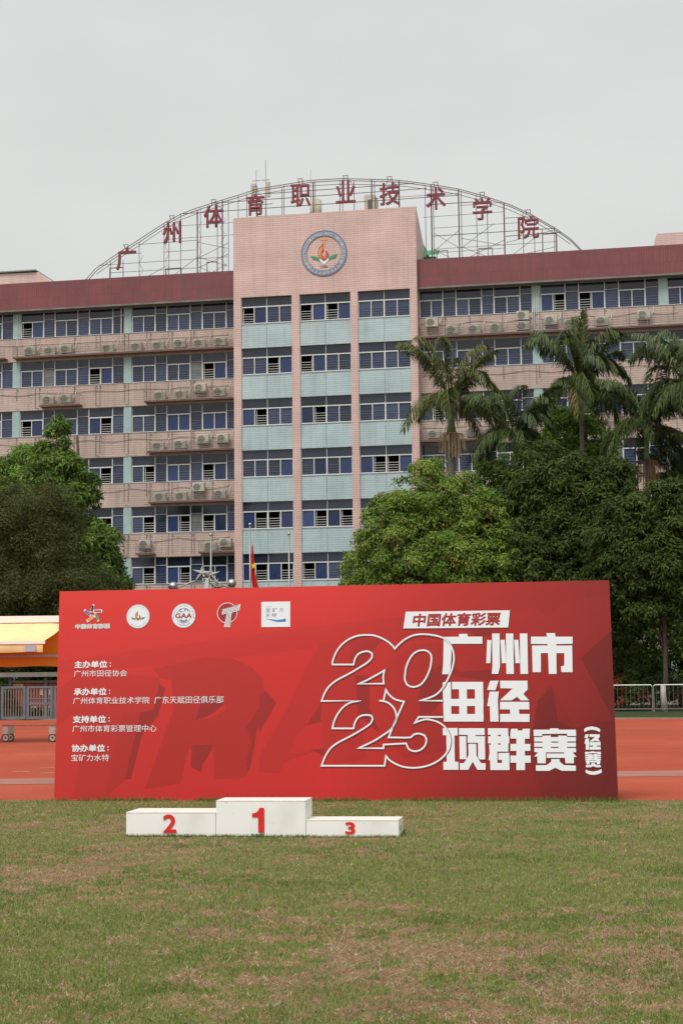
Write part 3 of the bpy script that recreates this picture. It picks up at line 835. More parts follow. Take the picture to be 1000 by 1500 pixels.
weeds(0, 'tiny_flowers', 'tiny whitish flowers dotting the grass before the backdrop', [(.5, .52, .42), (.38, .42, .3), (.2, .26, .12)], .07, .005, spots=fl)

# ================================================================== THE COLLEGE BUILDING (local x along the front, y inwards, z up)
BO, BR = Vector((-1.0827, 110, 0)), -R(10.85)
bld = thing('college_building', 'long pink and teal six storey building with maroon parapet behind the trees', 'building', BO, BR)
def bpt(x, y, z):
    c, s = math.cos(BR), math.sin(BR)
    return Vector((BO.x + x * c - y * s, BO.y + x * s + y * c, z))
STY = 3.55
TX0, TX1 = -6.32, 6.46
brr = random.Random(4)

# --- tower
mb = MB()
mb.box(TX0, TX1, 0, .35, 27.9, 33.56)
mb.box(TX0, TX0 + .3, .352, 9, 27.9, 33.2)
mb.build('tower_wall', M['pink'], bld)
mb = MB().box(TX0 + .31, TX1 - .31, .36, 9, 32.2, 32.5)
mb.build('tower_roof', M['roof'], bld)
for a, b_ in ((TX0, -5.79), (-2.22, -1.67), (1.88, 2.38), (5.97, TX1)):
    MB().box(a, b_, 0, .35, 0, 27.898).build('pillar', M['pink'], bld)
MB().box(TX0, TX0 + .3, .352, 9, 0, 27.898).build('side_wall', M['wing_pink'], bld)
mb = MB()                                     # sloping side buttress seen right of the tower top
i = len(mb.v)
pr = [(.352, 33.5), (6.6, 30.4), (6.6, 0), (.352, 0)]
mb.v += [(TX1 - .28, y, z) for y, z in pr] + [(TX1 - .003, y, z) for y, z in pr]
mb.f += [[3, 2, 1, 0], [4, 5, 6, 7], [0, 1, 5, 4], [1, 2, 6, 5], [2, 3, 7, 6], [3, 0, 4, 7]]
mb.build('side_buttress', M['pink'], bld)
M['stainline'] = mat('dirt_streaked_joint', (.2, .25, .25), .8, var=.4, vscale=3)
bays = ((-5.79, -2.22), (-1.67, 1.88), (2.38, 5.97))
for k in range(8):
    z1 = 26.0 - STY * k
    z0 = max(0, z1 - 1.65)
    for a, b_ in bays:
        MB().box(a, b_, .09, .3, z0, z1).build('spandrel', M['teal'], bld)
        MB().box(a, b_, .05, .3, z1 + .001, z1 + .045).build('sill', M['mullion'], bld)
        MB().box((a + b_) / 2 - .012, (a + b_) / 2 + .012, .075, .092, z0 + .05, z1 - .05).build('joint_strip', M['stainline'], bld)
# rooms behind all windows, their darkness put into the wall colour
mb = MB()
mb.box(-46, 52, 2.6, 2.8, 0, 28)
for k in range(8):
    z = 24.4 - STY * k
    mb.box(-46, 52, 1.31, 2.59, z - .3, z - .1)
mb.build('room_wall', M['inside'], bld)

PM = {'s': 'gl_slate', 'b': 'gl_blue', 'g': 'gl_grey', 't': 'gl_trans'}
_wc = {}
def window(x0, x1, zb, y, sashes, fw=.055, zt=1.9, ztr=1.2, mid=False, thick=.06, fixed=False):
    """one window: white frame; panes and bars are its sub-parts. sashes = codes o/s/b/g per sliding pane"""
    w = x1 - x0
    n = len(sashes)
    key = (round(w, 2), n, mid, fixed)
    if key not in _wc:
        f = MB()
        sw = w / n
        if not fixed:
            for k in range(n + 1):
                xx = min(max(k * sw, fw / 2), w - fw / 2)
                g = fw / 2 + (.018 if mid and k == n // 2 else 0)
                f.box(xx - g, xx + g, -thick, 0, 0, ztr)
            f.box(fw, w - fw, -thick + .004, -.004, 0, fw)
            f.box(fw, w - fw, -thick + .004, -.004, ztr - fw, ztr - .002)
            f.box(.002, w - .002, -thick + .001, -.003, ztr, ztr + .02)
        t = MB()
        if fixed:
            t.box(-.02, .02, -.05, 0, 0, zt)
            t.box(w - .02, w + .02, -.05, 0, 0, zt)
            t.box(.02, w - .02, -.045, -.003, ztr + .08, ztr + .11)
            t.box(.02, w - .02, -.045, -.003, 0, .03)
        else:
            t.box(.0, .035, -.05, -.005, ztr + .021, zt)
            t.box(w - .035, w, -.05, -.005, ztr + .021, zt)
            if mid:
                t.box(w / 2 - .02, w / 2 + .02, -.05, -.005, ztr + .021, zt)
        t.box(.001, w - .001, -.052, -.004, zt - .012, zt + .012)
        b1 = MB()
        for q in range(4):
            b1.box(.06, w - .06, .01, .028, .17 + .17 * q, .195 + .17 * q)
        pane = MB().box(fw / 2, sw - fw / 2, 0, .012, fw, ztr - fw).mesh('pane')
        _wc[key] = (f.mesh('window', M['frame']) if f.v else None, t.mesh('transom_mullion', M['mullion']), b1, pane,
                    MB().box(.03, w - .03, 0, .012, ztr + .03, zt).mesh('transom_pane', M['gl_trans']),
                    MB().box(.02, w - .02, 0, .012, .03, ztr + .08).mesh('pane'))
    fm, tm, bm_, pm, tp, fp = _wc[key]
    if fixed:
        wo = link('side_light', tm, bld)
    else:
        wo = link('window', fm, bld)
        t = link('transom_mullion', tm, wo)
    wo.location = (x0, y, zb)
    p = link('transom_pane', tp, wo)
    p.location = (0, .02, 0)
    sw = w / n
    if fixed:
        me = fp.copy()
        me.materials.append(M[PM[sashes[0]]])
        p = link('pane', me, wo)
        p.location = (0, .022, 0)
        bars = MB()
        for q in range(4):
            bars.box(.03, w - .03, -.012, .004, .17 + .17 * q, .19 + .17 * q)
        bars.build('security_bar', M['bar'], wo)
        return wo
    for k, c in enumerate(sashes):
        if c != 'o':
            kk = ('p', key, c)
            if kk not in _wc:
                me = pm.copy()
                me.materials.append(M[PM[c]])
                _wc[kk] = me
            p = link('pane', _wc[kk], wo)
            p.location = (sw * k, .012 + .014 * (k % 2), 0)
        kk = ('bar', key, c == 'o', c == 'b')
        if c != 'b':
            if kk not in _wc:
                bars = MB()
                for q in range(4):
                    hh = .03 if c == 'o' else .018
                    bars.box(.035, sw - .035, -.02, -.004, .17 + .17 * q, .17 + .17 * q + hh)
                _wc[kk] = bars.mesh('security_bar', M['bar_w' if c == 'o' else 'bar'])
            p = link('security_bar', _wc[kk], wo)
            p.location = (sw * k, 0, 0)
            if c == 'o':                 # the sash slid across behind its neighbour leaves its stile showing
                p = MB().box(.02, .05, .03, .045, .05, 1.15).build('sash_stile', M['frame'], wo)
                p.location = (sw * (k + brr.choice((.1, .85))), 0, 0)
    return wo

TW = [('obss', 'obob', 'ssss'), ('ssob', 'obss', 'ssss'), ('boss', 'boss', 'ssss'), ('sssb', 'sbsb', 'boob'), ('boob', 'bobo', 'ssss'), ('bobo', 'obss', 'ssss'), ('ssss', 'ssss', 'ssss')]
for k in range(7):
    for (a, b_), c in zip(bays, TW[k]):
        window(a, b_, 26.046 - STY * k, .22, c, mid=True, zt=1.85)

# --- wings
WY = 1.0
LP, RP = [-31.1, -22.82, -14.55], [14.12, 22.5, 31.0]
def modules():
    for p in (-14.55, -22.82, -31.1, -39.4):
        yield 'L', p + .54
    for p in (6.46, 14.66, 23.03, 31.3):
        yield 'R', p
SCH = {('L', 0): [(0, 1.73), (2.56, 4.27), (5.13, 6.87)]}
known = {('L', -14.01): ['ss ss ss', 'ss ss ob', 'ss bb bb', 'so bs ob', 'so bo ob', 'so bo sb'],
         ('L', -22.28): ['ob ss ss', 'ss ss ob', 'ob bs bo', 'ss ss bo', 'ss ss so', 'ss ss ss'],
         ('R', 6.46): ['ss ss ss', 'ss ss ss', 'bo ss ss', 'ss ss ss', 'ss ss ss', 'ss ss ss'],
         ('R', 14.66): ['bo ob ss', 'ss ss ss', 'ss ss ss', 'ob ss ss', 'ss ss ss', 'ss ss ss']}
for side, x0 in modules():
    last = 7.73
    if abs(x0 - 6.46) < .01:
        sl_, st = 7.66, [(.02, 1.6), (2.5, 4.24), (5.07, 6.84)]
    else:
        sl_, st = 7.73, [(.02, 1.72), (2.57, 4.27), (5.13, 6.87)]
    if side == 'R' and x0 > 7:
        sl_, st = 7.84, [(.02, 1.66), (2.56, 4.28), (5.2, 6.94)]
    for k in range(7):
        zb = 26.05 - STY * k
        rows = known.get((side, round(x0, 2)))
        codes = rows[k].split() if rows and k < 6 else [brr.choice(['ss', 'ss', 'ss', 'sb', 'ob', 'bs']) for _ in range(3)]
        if abs(x0) > 34 and k > 3:
            continue
        prev = None
        for (a, b_), c in zip(st, codes):
            if side == 'L' and x0 > -15 and b_ > 7.6:
                continue
            window(x0 + a, x0 + b_, zb, WY + .16, c, zt=1.85)
            if prev is not None:
                window(x0 + prev + .02, x0 + a - .02, zb, WY + .16, brr.choice('sssssg'), zt=1.85, fixed=True)
            prev = b_
        window(x0 + prev + .02, x0 + sl_ - .03, zb, WY + .16, 's', zt=1.85, fixed=True)
for side, (a, b_) in (('L', (-46, -6.322)), ('R', (6.462, 50))):
    z0, z1 = (28.03, 29.95)
    MB().box(a, b_, .4, .65, z0, z1).build('parapet', M['maroon'], bld)
    MB().box(a, b_, .401, 1.5, z0 - .12, z0 - .002).build('eaves_slab', M['soffit'], bld)
    MB().box(a, b_, .66, 14, 28.2, 28.6).build('flat_roof', M['roof'], bld)
    for k in range(8):
        zt = 26.03 - STY * k
        zb = max(0, zt - 1.66)
        MB().box(a, b_, WY, WY + .28, zb, zt).build('spandrel', M['wing_pink'], bld)
        MB().box(a, b_, WY - .04, WY + .12, zt + .001, zt + .03).build('sill', M['mullion'], bld)
    for p in (LP if side == 'L' else RP):
        MB().box(p, p + .54, WY + .03, WY + .275, 0, 27.9).build('pillar', M['teal_col'], bld)
MB().box(-46, 50, 12, 12.3, 0, 28.1).build('rear_wall', M['wing_pink'], bld)
MB().box(-46.3, -46, 1, 12, 0, 28.1).build('end_wall', M['wing_pink'], bld)
MB().box(50, 50.3, 1, 12, 0, 28.1).build('end_wall', M['wing_pink'], bld)

# ledges under the air conditioners with their guard rails
ledges = [(0, -22.6, -6.33), (1, -12.9, -6.33), (1, -20.6, -17.6), (2, -12.7, -6.33), (3, -12.6, -6.33), (4, -9.0, -6.33), (4, -13.5, -12.2), (0, 6.47, 24.5), (2, 6.47, 11.2), (0, -30, -23.2), (0, 24.6, 34)]
for k, a, b_ in ledges:
    z = 24.5 - STY * k
    MB().box(a, b_, .42, .999, z + .02, z + .1).build('ledge', M['ledge'], bld)
    g = MB()
    for q in range(5):
        g.box(a, b_, .40, .418, z + .14 + .12 * q, z + .168 + .12 * q)
    g.box(a, b_, .395, .42, z + .1, z + .13)
    g.box(a, b_, .395, .42, z + .74, z + .76)
    n = max(1, int((b_ - a) / 1.3))
    for q in range(n + 1):
        xx = a + .02 + (b_ - a - .04) * q / n
        g.box(xx - .014, xx + .014, .385, .394, z + .05, z + .78)
        g.box(xx - .014, xx + .014, .386, 1.0, z + .79, z + .81) if q % 2 == 0 else None
    g.build('guard_rail', M['rail'], bld)
# drain pipes on the spandrels
for k in range(6):
    z1 = 25.98 - STY * k
    for x in (-22.5, -21.1, -20.8, -18.2, -16.6, -16.3, -14.51, -14.21, -12.87, -12.62, -11.3, -11.03, -9.65, -9.45, -8.12, 8.2, 9.9, 12.1, 14.3, 14.5, 16.1, 18.9, 20.5, 21.8, 23.4):
        h = brr.choice((1.45, 1.5, 1.3, .9))
        m = MB()
        m.tube([(x, WY - .03, z1), (x, WY - .035, z1 - h)], .018, 5)
        if brr.random() < .5:
            m.tube([(x, WY - .03, z1 - .02), (x + .09, WY - .12, z1 - .1), (x + .13, WY - .05, z1 - .22)], .014, 5)
        m.build('drain_pipe', M['pipe'], bld)
    if k > 0:
        for x in (-22.4, -20.9, -18.1, -16.4, -14.3, -12.8):
            MB().box(x, x + .03, .55, .99, z1 - 1.52, z1 - 1.49).build('bracket', M['pipe'], bld)
for x, z0, z1 in ((-14.75, 25.3, 27.9), (14.25, 24.9, 27.9), (14.4, 25.2, 27.9), (14.52, 24.8, 27.85), (-22.5, 25.5, 27.9)):
    MB().tube([(x, WY - .02, z1), (x, WY - .02, z0)], .035, 6).build('rainwater_pipe', M['white_pipe'], bld)

# seal on the tower
M['seal_blue'] = mat('faded_seal_blue', (.13, .17, .26), .6)
EC = (.09, 30.68)
seal = MB()
n = 64
seal.disc(EC[0], EC[1], 1.6, -.05, n, r_in=1.22)
i = len(seal.v)
seal.v += [(EC[0] + 1.6 * math.cos(2 * math.pi * k / n), y, EC[1] + 1.6 * math.sin(2 * math.pi * k / n)) for y in (-.05, -.001) for k in range(n)]
for k in range(n):
    j = (k + 1) % n
    seal.f.append([i + k, i + n + k, i + n + j, i + j])
sealo = seal.build('round_seal', M['pr_grey'], bld, label='round seal with a flame over an open green book, ringed by lettering')
s2 = MB()
s2.disc(EC[0], EC[1], 1.6, -.056, n, r_in=1.5)
s2.disc(EC[0], EC[1], 1.25, -.056, n, r_in=1.21)
s2.build('seal_rim', M['seal_blue'], sealo)
s2 = MB()
ring_text(s2, 'GUANGZHOU POLYTECHNIC OF SPORTS', *EC, 1.365, .17, 205, -25, -.058, off=0)
ring_text(s2, '广州体育职业技术学院', *EC, 1.365, .22, 212, 328, -.058, off=0, inward=True)
write(s2, '1956', (EC[0] - .25, EC[1] - 1.02, EC[0] + .25, EC[1] - .84), -.03, .03)
s2.build('seal_lettering', M['seal_blue'], sealo)
def flame(mb, cx, cz, s, y):
    mb.flat([(cx + s * a, cz + s * b) for a, b in ((-.05, .62), (-.18, .42), (-.36, .2), (-.42, -.05), (-.36, -.3), (-.2, -.52), (0, -.68), (.2, -.52), (.38, -.3), (.3, -.1), (.18, .08), (.12, 0), (.16, -.18), (.08, -.32), (-.06, -.34), (-.14, -.24), (-.12, -.06), (0, .02), (.02, .1), (-.04, .3))], y)
def flame_hi(mb, cx, cz, s, y):
    mb.flat([(cx + s * a, cz + s * b) for a, b in ((-.1, .38), (-.34, .12), (-.36, -.14), (-.28, -.34), (-.08, -.54), (-.2, -.3), (-.2, -.04), (-.1, .1))], y)
    mb.flat([(cx + s * a, cz + s * b) for a, b in ((-.06, -.44), (.1, -.36), (.24, -.24), (.1, -.5))], y)
def book(mg, mw, cx, cz, s, y):
    mg.flat([(cx + s * a, cz + s * b) for a, b in ((-.95, -.28), (-.5, -.38), (-.32, -.5), (-.32, -.68), (-.6, -.58), (-.78, -.56))], y)
    mg.flat([(cx + s * a, cz + s * b) for a, b in ((.95, -.22), (.5, -.36), (.32, -.5), (.32, -.68), (.6, -.56), (.8, -.54))], y)
    mw.flat([(cx + s * a, cz + s * b) for a, b in ((-.31, -.5), (0, -.74), (.31, -.5), (.31, -.66), (0, -.96), (-.31, -.66))], y)
fm, hm, gm, wm = MB(), MB(), MB(), MB()
flame(fm, EC[0] - .02, EC[1] + .12, 1.0, -.03)
flame_hi(hm, EC[0] - .02, EC[1] + .12, 1.0, -.034)
book(gm, wm, EC[0], EC[1] + .15, 1.0, -.032)
hm.flat([(EC[0] + a, EC[1] + b) for a, b in ((.02, 1.25), (-.04, .98), (-.3, .97), (-.04, .9), (.03, .3), (.09, .9), (.34, .96), (.09, .99))], -.036)
fm.build('flame', mat('seal_flame_red', (.42, .07, .035), .5), sealo)
hm.build('flame_highlight', M['pr_orange'], sealo)
gm.build('book_cover', M['pr_green'], sealo)
wm.build('book_page', M['pr_white'], sealo)

# things built on the roof of the block
def bprism(name, pts, y0, y1, m, label=None, parent=bld):
    mb = MB()
    mb.prism(pts, y0, y1)
    o = mb.build(name, m, parent)
    return o
bprism('stair_house', [(-34, 28.6), (-34, 34.0), (-25.4, 33.9), (-24.3, 33.0), (-24.3, 28.6)], 12.4, 17, M['pink'])
bprism('stair_house', [(22.3, 28.6), (22.32, 33.2), (22.54, 33.98), (33, 34), (33, 28.6)], 12.4, 17, M['pink'])
MB().box(-34.2, -25.6, 12.2, 17.2, 34.01, 34.1).build('roof_slab', M['roof'], bld)
mb = MB()
i = 0
for q in range(9):
    x = 6.2 + q * .15
    mb.poly([(x, 3.4, 31.0 if q % 2 else 31.05), (x + .15, 3.4, 31.05 if q % 2 else 31.0), (x + .0, 5.0, 31.75 if q % 2 else 31.8), (x - .15, 5.0, 31.8 if q % 2 else 31.75)])
mb.box(6.5, 7.3, 3.6, 4.8, 28.6, 30.95)
mb.build('shed_roof', M['green_roof'], bld)
MB().box(2.04, 2.82, 5, 6.5, 32.5, 36.1).build('roof_hut', M['beige'], bld)
MB().box(2.3, 2.62, 4.985, 5.02, 34.9, 35.75).build('hut_door', M['ac_dark'], bld)

def at_roof(name, label, cat, x, y, z, group=None):
    return thing(name, label, cat, bpt(x, y, z), BR, group)
t = at_roof('water_tank', 'beige rooftop tank just left of the second sign character from the flat roof centre', 'tank', -1.55, 5.3, 32.5)
t['label'] = 'pale beige cylindrical tank behind the fourth rooftop sign character'
MB().tube([(0, 0, 1.9), (0, 0, 3.5)], .44, 14).build('tank_shell', M['beige'], t, True)
MB().tube([(0, 0, 3.5), (0, 0, 3.58)], .3, 14).build('lid', M['beige'], t)
for sx in (-.3, .3):
    MB().box(sx - .03, sx + .03, -.3, -.24, 0, 1.95).build('leg', M['steel'], t)
    MB().box(sx - .03, sx + .03, .24, .3, 0, 1.95).build('leg', M['steel'], t)
for x, z, h, r_ in ((-5.88, 32.5, 6.06, .03), (-5.18, 32.5, 6.7, .035), (-1.84, 32.5, 5.8, .02)):
    lb = {-5.88: 'thin antenna mast with a pale panel, left of its taller neighbour on the roof', -5.18: 'tallest thin antenna mast on the roof, above the third sign character', -1.84: 'short bare lightning rod above the fourth sign character'}[x]
    t = at_roof('antenna_mast', lb, 'antenna', x, 5, z, 'masts on the tower roof')
    MB().tube([(0, 0, 0), (0, 0, h * .7)], r_, 6).build('pole', M['steel'], t)
    MB().tube([(0, 0, h * .7), (0, 0, h)], r_ * .5, 5).build('tip', M['steel'], t)
    if x < -5:
        MB().box(-.03 + .05, .33, -.08, .08, 3.95, 5.05).build('panel_antenna', M['beige'], t) if x > -5.5 else MB().box(-.4, -.04, -.08, .08, 3.9, 5.0).build('panel_antenna', M['beige'], t)
        MB().box(-.5, .5, -.02, .02, 3.4, 3.44).build('cross_arm', M['steel'], t)
        MB().box(-.3, .3, -.02, .02, 5.2, 5.23).build('cross_arm', M['steel'], t)

# rooftop sign: arch, posts, bracing and the ten characters
SY = 2.5
sgn = thing('rooftop_sign', 'arched rusty steel rooftop sign frame carrying ten red Chinese characters', 'sign', bpt(0, SY, 28.6), BR)
ZB = 28.6
ARCH = [(-18.21, 30.2), (-17.22, 31.22), (-16.17, 31.88), (-15.18, 32.48), (-14.02, 33.13), (-12.98, 33.75), (-12.06, 34.27), (-10.84, 34.85), (-9.69, 35.21), (-7.75, 35.69), (-6.6, 35.95), (-5.24, 36.3), (-3.27, 36.49), (-1.47, 36.67), (.74, 36.65), (2.64, 36.48), (4.67, 36.28), (5.73, 36.09), (7.67, 35.68), (9.14, 35.32), (10.86, 34.72), (12.62, 33.99), (14.0, 33.25), (15.72, 32.11), (16.71, 31.31), (17.6, 30.3)]
def arch(x):
    for (a, p), (b_, q) in zip(ARCH, ARCH[1:]):
        if a <= x <= b_:
            return p + (q - p) * (x - a) / (b_ - a)
    return 30.
for y, dz in ((0, 0), (.3, -.05)):
    MB().tube([(x, y, z + dz - ZB) for x, z in ARCH], .03, 6).build('arch_tube', M['steel'], sgn)
MB().tube([(x, .25, z - .32 - ZB) for x, z in ARCH[1:-1]], .022, 5).build('arch_tube', M['steel'], sgn)
base = lambda x: (28.6 if not (TX0 < x < TX1) else 32.5)
posts = [-16.18, -15.13, -14.02, -12.07, -11.8, -10.84, -9.69, -9.38, -8.21, -7.76, -7.4, -6.6, -6.05, -5.21, -3.47, -3.27, -1.21, -1.01, .7, .95, 1.72, 3.03, 3.18, 4.96, 6.75, 7.21, 7.31, 9.11, 9.26, 10.34, 11.05, 12.23, 13.49, 14.28, 14.79, 15.63, 15.72]
for k, x in enumerate(posts):
    y = 0 if k % 2 else .3
    heavy = x in (-1.21, 7.21, 9.11, 12.23, -9.69, -7.76, 4.96, 3.03)
    top = arch(x) - .05
    if x in (-16.18, -15.13, 14.79, 15.63):
        top = 31.75 + (.5 if x > 0 else 0)
    MB().tube([(x, y, base(x) - ZB), (x, y, top - ZB)], .05 if heavy else .024, 5).build('post', M['steel'], sgn)
def bar(x0, z0, x1, z1, r_=.02, y=0.25, nm='brace'):
    MB().tube([(x0, y, z0 - ZB), (x1, y, z1 - ZB)], r_, 4).build(nm, M['steel'], sgn)
lv = [(30.9, -16.2, -9.7), (31.5, -17, -7.4), (32.3, -15.4, -13.9), (32.85, -14, -9.7), (33.1, -11.8, -6.4), (34.0, -12.3, -6.3), (34.9, -10.7, -6.1), (35.5, -8.6, 6.9), (32.15, -12.1, -9.7), (30.4, -14, -7.4), (33.9, -6.3, -4.9), (34.9, -6.5, 9.1), (35.95, -5.3, 6.0), (34.3, -5.2, 1), (35.2, 3.0, 9.1), (33.5, 6.6, 12.2), (34.5, 6.7, 11), (32.1, 7.2, 15.7), (32.8, 7.2, 14), (31.3, 7.2, 15.8), (30.6, 7.2, 14.3), (33.2, 12.2, 14), (31.8, 12.3, 16.1), (30.9, 7.2, 12.3), (34.15, 9.2, 12.2)]
for z, a, b_ in lv:
    bar(a, z, b_, z + brr.uniform(-.05, .05), brr.choice((.018, .022, .03)), brr.choice((0, .1, .5)), 'rail')
for x0, z0, x1, z1 in [(-9.7, 32.8, -7.4, 32.2), (-9.7, 31.6, -7.4, 32.6), (-9.7, 30.9, -7.4, 31.8), (-9.6, 31.7, -7.4, 30.9), (-9.6, 30.0, -7.5, 31.1), (-9.6, 31.0, -7.6, 30.0), (-14, 30.2, -12, 31.2), (-12, 30.1, -9.7, 31.7), (7.3, 32.4, 9.1, 31.2), (7.3, 31.1, 9.1, 32.5), (7.3, 31.2, 9.1, 30.2), (9.2, 31.2, 11.5, 32.8), (9.2, 31.3, 11.2, 30.4), (9.2, 30.3, 12.2, 31.6), (9.2, 31.9, 12.2, 31.2), (12.3, 30.2, 14.8, 32.0), (12.3, 31.4, 15.7, 32.1), (11, 30.1, 15.7, 30.9), (-5.2, 34.3, -3.5, 33.6), (-3.4, 33.7, -1.2, 34.5), (-1, 34.2, .7, 33.4)]:
    bar(x0, z0, x1, z1, .02, .28)
for a, b_ in ((-14.02, -13.73), (-12.07, -11.8), (-9.69, -9.38), (-8.0, -7.6)):      # zig-zag lattice legs
    z = 28.8
    k = 0
    while z + .55 < arch(a) - .6:
        bar(a if k % 2 else b_, z, b_ if k % 2 else a, z + .55, .014, .3)
        z += .55
        k += 1
for x, w_, z in ((-16.18, 1.05, 31.2), (-8.95, .8, 31.2), (-12.0, 1.2, 30.9), (7.5, .8, 31.0), (10.4, 1.0, 31.0), (14.8, 1.0, 31.75)):
    m = MB()
    m.box(x, x + w_, .05, .1, z - ZB, z + .06 - ZB)
    m.box(x, x + .05, .05, .1, 0, z - ZB)
    m.box(x + w_ - .05, x + w_, .05, .1, 0, z - ZB)
    m.build('letter_stand', M['steel'], sgn)
CH = '广州体育职业技术学院'
LB = [(-15.59, 32.6, -14.16, 31.01), (-12.12, 34.29, -10.8, 32.71), (-9.08, 35.29, -7.68, 33.7), (-5.97, 35.88, -4.68, 34.4), (-2.73, 36.4, -1.37, 34.82), (.51, 36.47, 1.86, 34.85), (3.62, 36.06, 5.0, 34.5), (6.89, 35.49, 8.2, 33.95), (10.11, 34.54, 11.4, 33.01), (13.18, 33.04, 14.59, 31.51)]
for ch, (x0, z1, x1, z0) in zip(CH, LB):
    v, f, a, b_, c, d = glyphs(ch)
    mb = MB()
    for kk, (ox, oz) in enumerate(((-.022, -.018), (.022, -.018), (-.022, .018), (.022, .018), (0, 0))):
        i0 = len(mb.v)
        vv = [(x0 + (x1 - x0) * (p - a) / (c - a) + ox, z0 - ZB + (z1 - z0) * (q - b_) / (d - b_) + oz) for p, q in v]
        n = len(vv)
        mb.v += [(p, -.16 - .002 * kk, q) for p, q in vv] + [(p, -.02 + .002 * kk, q) for p, q in vv]
        ec = set()
        for q in f:
            mb.f.append([i0 + t for t in q])
            mb.f.append([i0 + n + t for t in q][::-1])
            for s_ in range(len(q)):
                ec.add((q[s_], q[(s_ + 1) % len(q)]))
        for (p, q) in ec:
            if (q, p) not in ec:
                mb.f.append([i0 + p, i0 + n + p, i0 + n + q, i0 + q])
    mb.build('sign_character', M['sign_red'], sgn, label='weathered red metal character ' + ch)
    xm = (x0 + x1) / 2
    m = MB()                       # little lamp bracket above each character
    m.tube([(xm - .12, 0, arch(xm) - ZB), (xm - .17, -.15, arch(xm) + .18 - ZB), (xm + .17, -.15, arch(xm) + .18 - ZB), (xm + .12, 0, arch(xm) - ZB)], .035, 5)
    m.tube([(xm + .1, 0, arch(xm) - .02 - ZB), (x1 - .1, 0, z1 - .3 - ZB)], .025, 4)
    m.tube([(xm - .1, 0, arch(xm) - .02 - ZB), (x0 + .3, 0, z1 - .3 - ZB)], .025, 4)
    m.build('lamp_bracket', M['steel'], sgn)

# cables slung along the spandrels
for k in range(6):
    for side, (a, b_) in (('L', (-24, -6.5)), ('R', (6.6, 24))):
        m = MB()
        x = a
        pts = []
        while x < b_:
            pts.append((x, WY - .03, 25.6 - STY * k - .05 * math.sin(x * 1.7 + k) - .12 * abs(math.sin(x * .9))))
            x += .45
        m.tube(pts, .013, 4)
        m.build('cable', M['pipe'], bld)

# ------------------------------------------------------------------ air conditioners
def make_ac():
    r_ = thing('air_conditioner', '', 'air conditioner')
    o = MB().box(-.43, .43, -.16, .16, 0, .6).build('casing', M['ac'], r_)
    bevel(o, .02)
    m = MB()
    m.disc(-.1, .3, .25, -.162, 20)
    m.build('fan_opening', M['ac_dark'], r_)
    m = MB()
    for q in range(7):
        z = .3 + (-3 + q) * .075
        h = math.sqrt(max(.0, .26 ** 2 - (z - .3) ** 2)) + .01
        m.box(-.1 - h, -.1 + h, -.18, -.165, z - .012, z + .012)
    m.build('grille', M['ac'], r_)
    MB().box(.22, .4, -.165, -.161, .12, .5).build('service_panel', M['ac'], r_)
    m = MB()
    m.tube([(.38, 0, .3), (.5, .05, .33), (.62, .1, .5), (.66, .3, .9)], .018, 5)
    m.build('hose', M['white_pipe'], r_)
    for sx in (-.3, .3):
        MB().box(sx - .03, sx + .03, -.15, .15, -.06, -.001).build('foot', M['steel'], r_)
    return r_
def copy_tree(o, parent=None):
    c = o.copy()
    COL.objects.link(c)
    c.parent = parent
    for ch in o.children:
        copy_tree(ch, c)
    return c
AC = {('left', 1): [(-21.38, 25.04), (-19.9, 24.97), (-18.68, 25.06), (-15.6, 24.95), (-13.49, 24.95), (-11.9, 24.87), (-10.36, 25.03), (-8.93, 24.87), (-7.46, 25.02)],
      ('left', 2): [(-19.98, 21.45), (-18.71, 21.49), (-11.8, 21.38), (-10.29, 21.41), (-8.89, 21.83), (-7.52, 21.48)],
      ('left', 3): [(-11.9, 17.85), (-10.34, 17.92), (-8.7, 18.24), (-7.29, 18.23)],
      ('left', 4): [(-11.75, 14.3), (-10.27, 14.3), (-9.02, 14.9), (-7.5, 14.35)],
      ('left', 5): [(-12.88, 11.05), (-8.19, 10.79), (-7.12, 11.0)],
      ('right', 1): [(7.36, 25.6), (8.74, 25.02), (10.22, 24.99), (11.7, 25.0), (13.5, 25.75), (13.5, 25.05), (15.36, 25.32), (16.66, 25.02), (18.73, 25.1), (21.46, 25.37)],
      ('right', 3): [(7.37, 17.94), (10.0, 18.02)]}
ORD = ['first', 'second', 'third', 'fourth', 'fifth', 'sixth', 'seventh', 'eighth', 'ninth', 'tenth']
proto = None
for (side, row), lst in AC.items():
    near = sorted(range(len(lst)), key=lambda q: (abs(lst[q][0]), lst[q][1]))
    for rank, q in enumerate(near):
        x, z = lst[q]
        if proto is None:
            proto = make_ac()
            o = proto
        else:
            o = copy_tree(proto)
        zz = z - .3
        led = 24.5 - STY * (row - 1) + .16
        o.location = bpt(x, .66, max(zz, led))
        if zz > led + .12:                      # those set high stand on a bracket of their own
            m = MB()
            for sx in (-.33, .33):
                m.box(sx - .02, sx + .02, -.2, .33, -.1, -.062)
                m.tube([(sx, -.15, -.08), (sx, .32, -.4)], .015, 4)
            m.build('wall_bracket', M['steel'], o)
        o.rotation_euler = (0, 0, BR)
        o['label'] = 'cream air conditioner on the %s wing, %s ledge from the roof, %s from the tower' % (side, ORD[row - 1], ORD[rank])
        if abs(x - 13.5) < .05:
            o['label'] = 'cream air conditioner on the right wing, %s of the only stacked pair' % ('upper' if z > 25.4 else 'lower')
        o['group'] = 'outdoor air conditioners on the ledges'

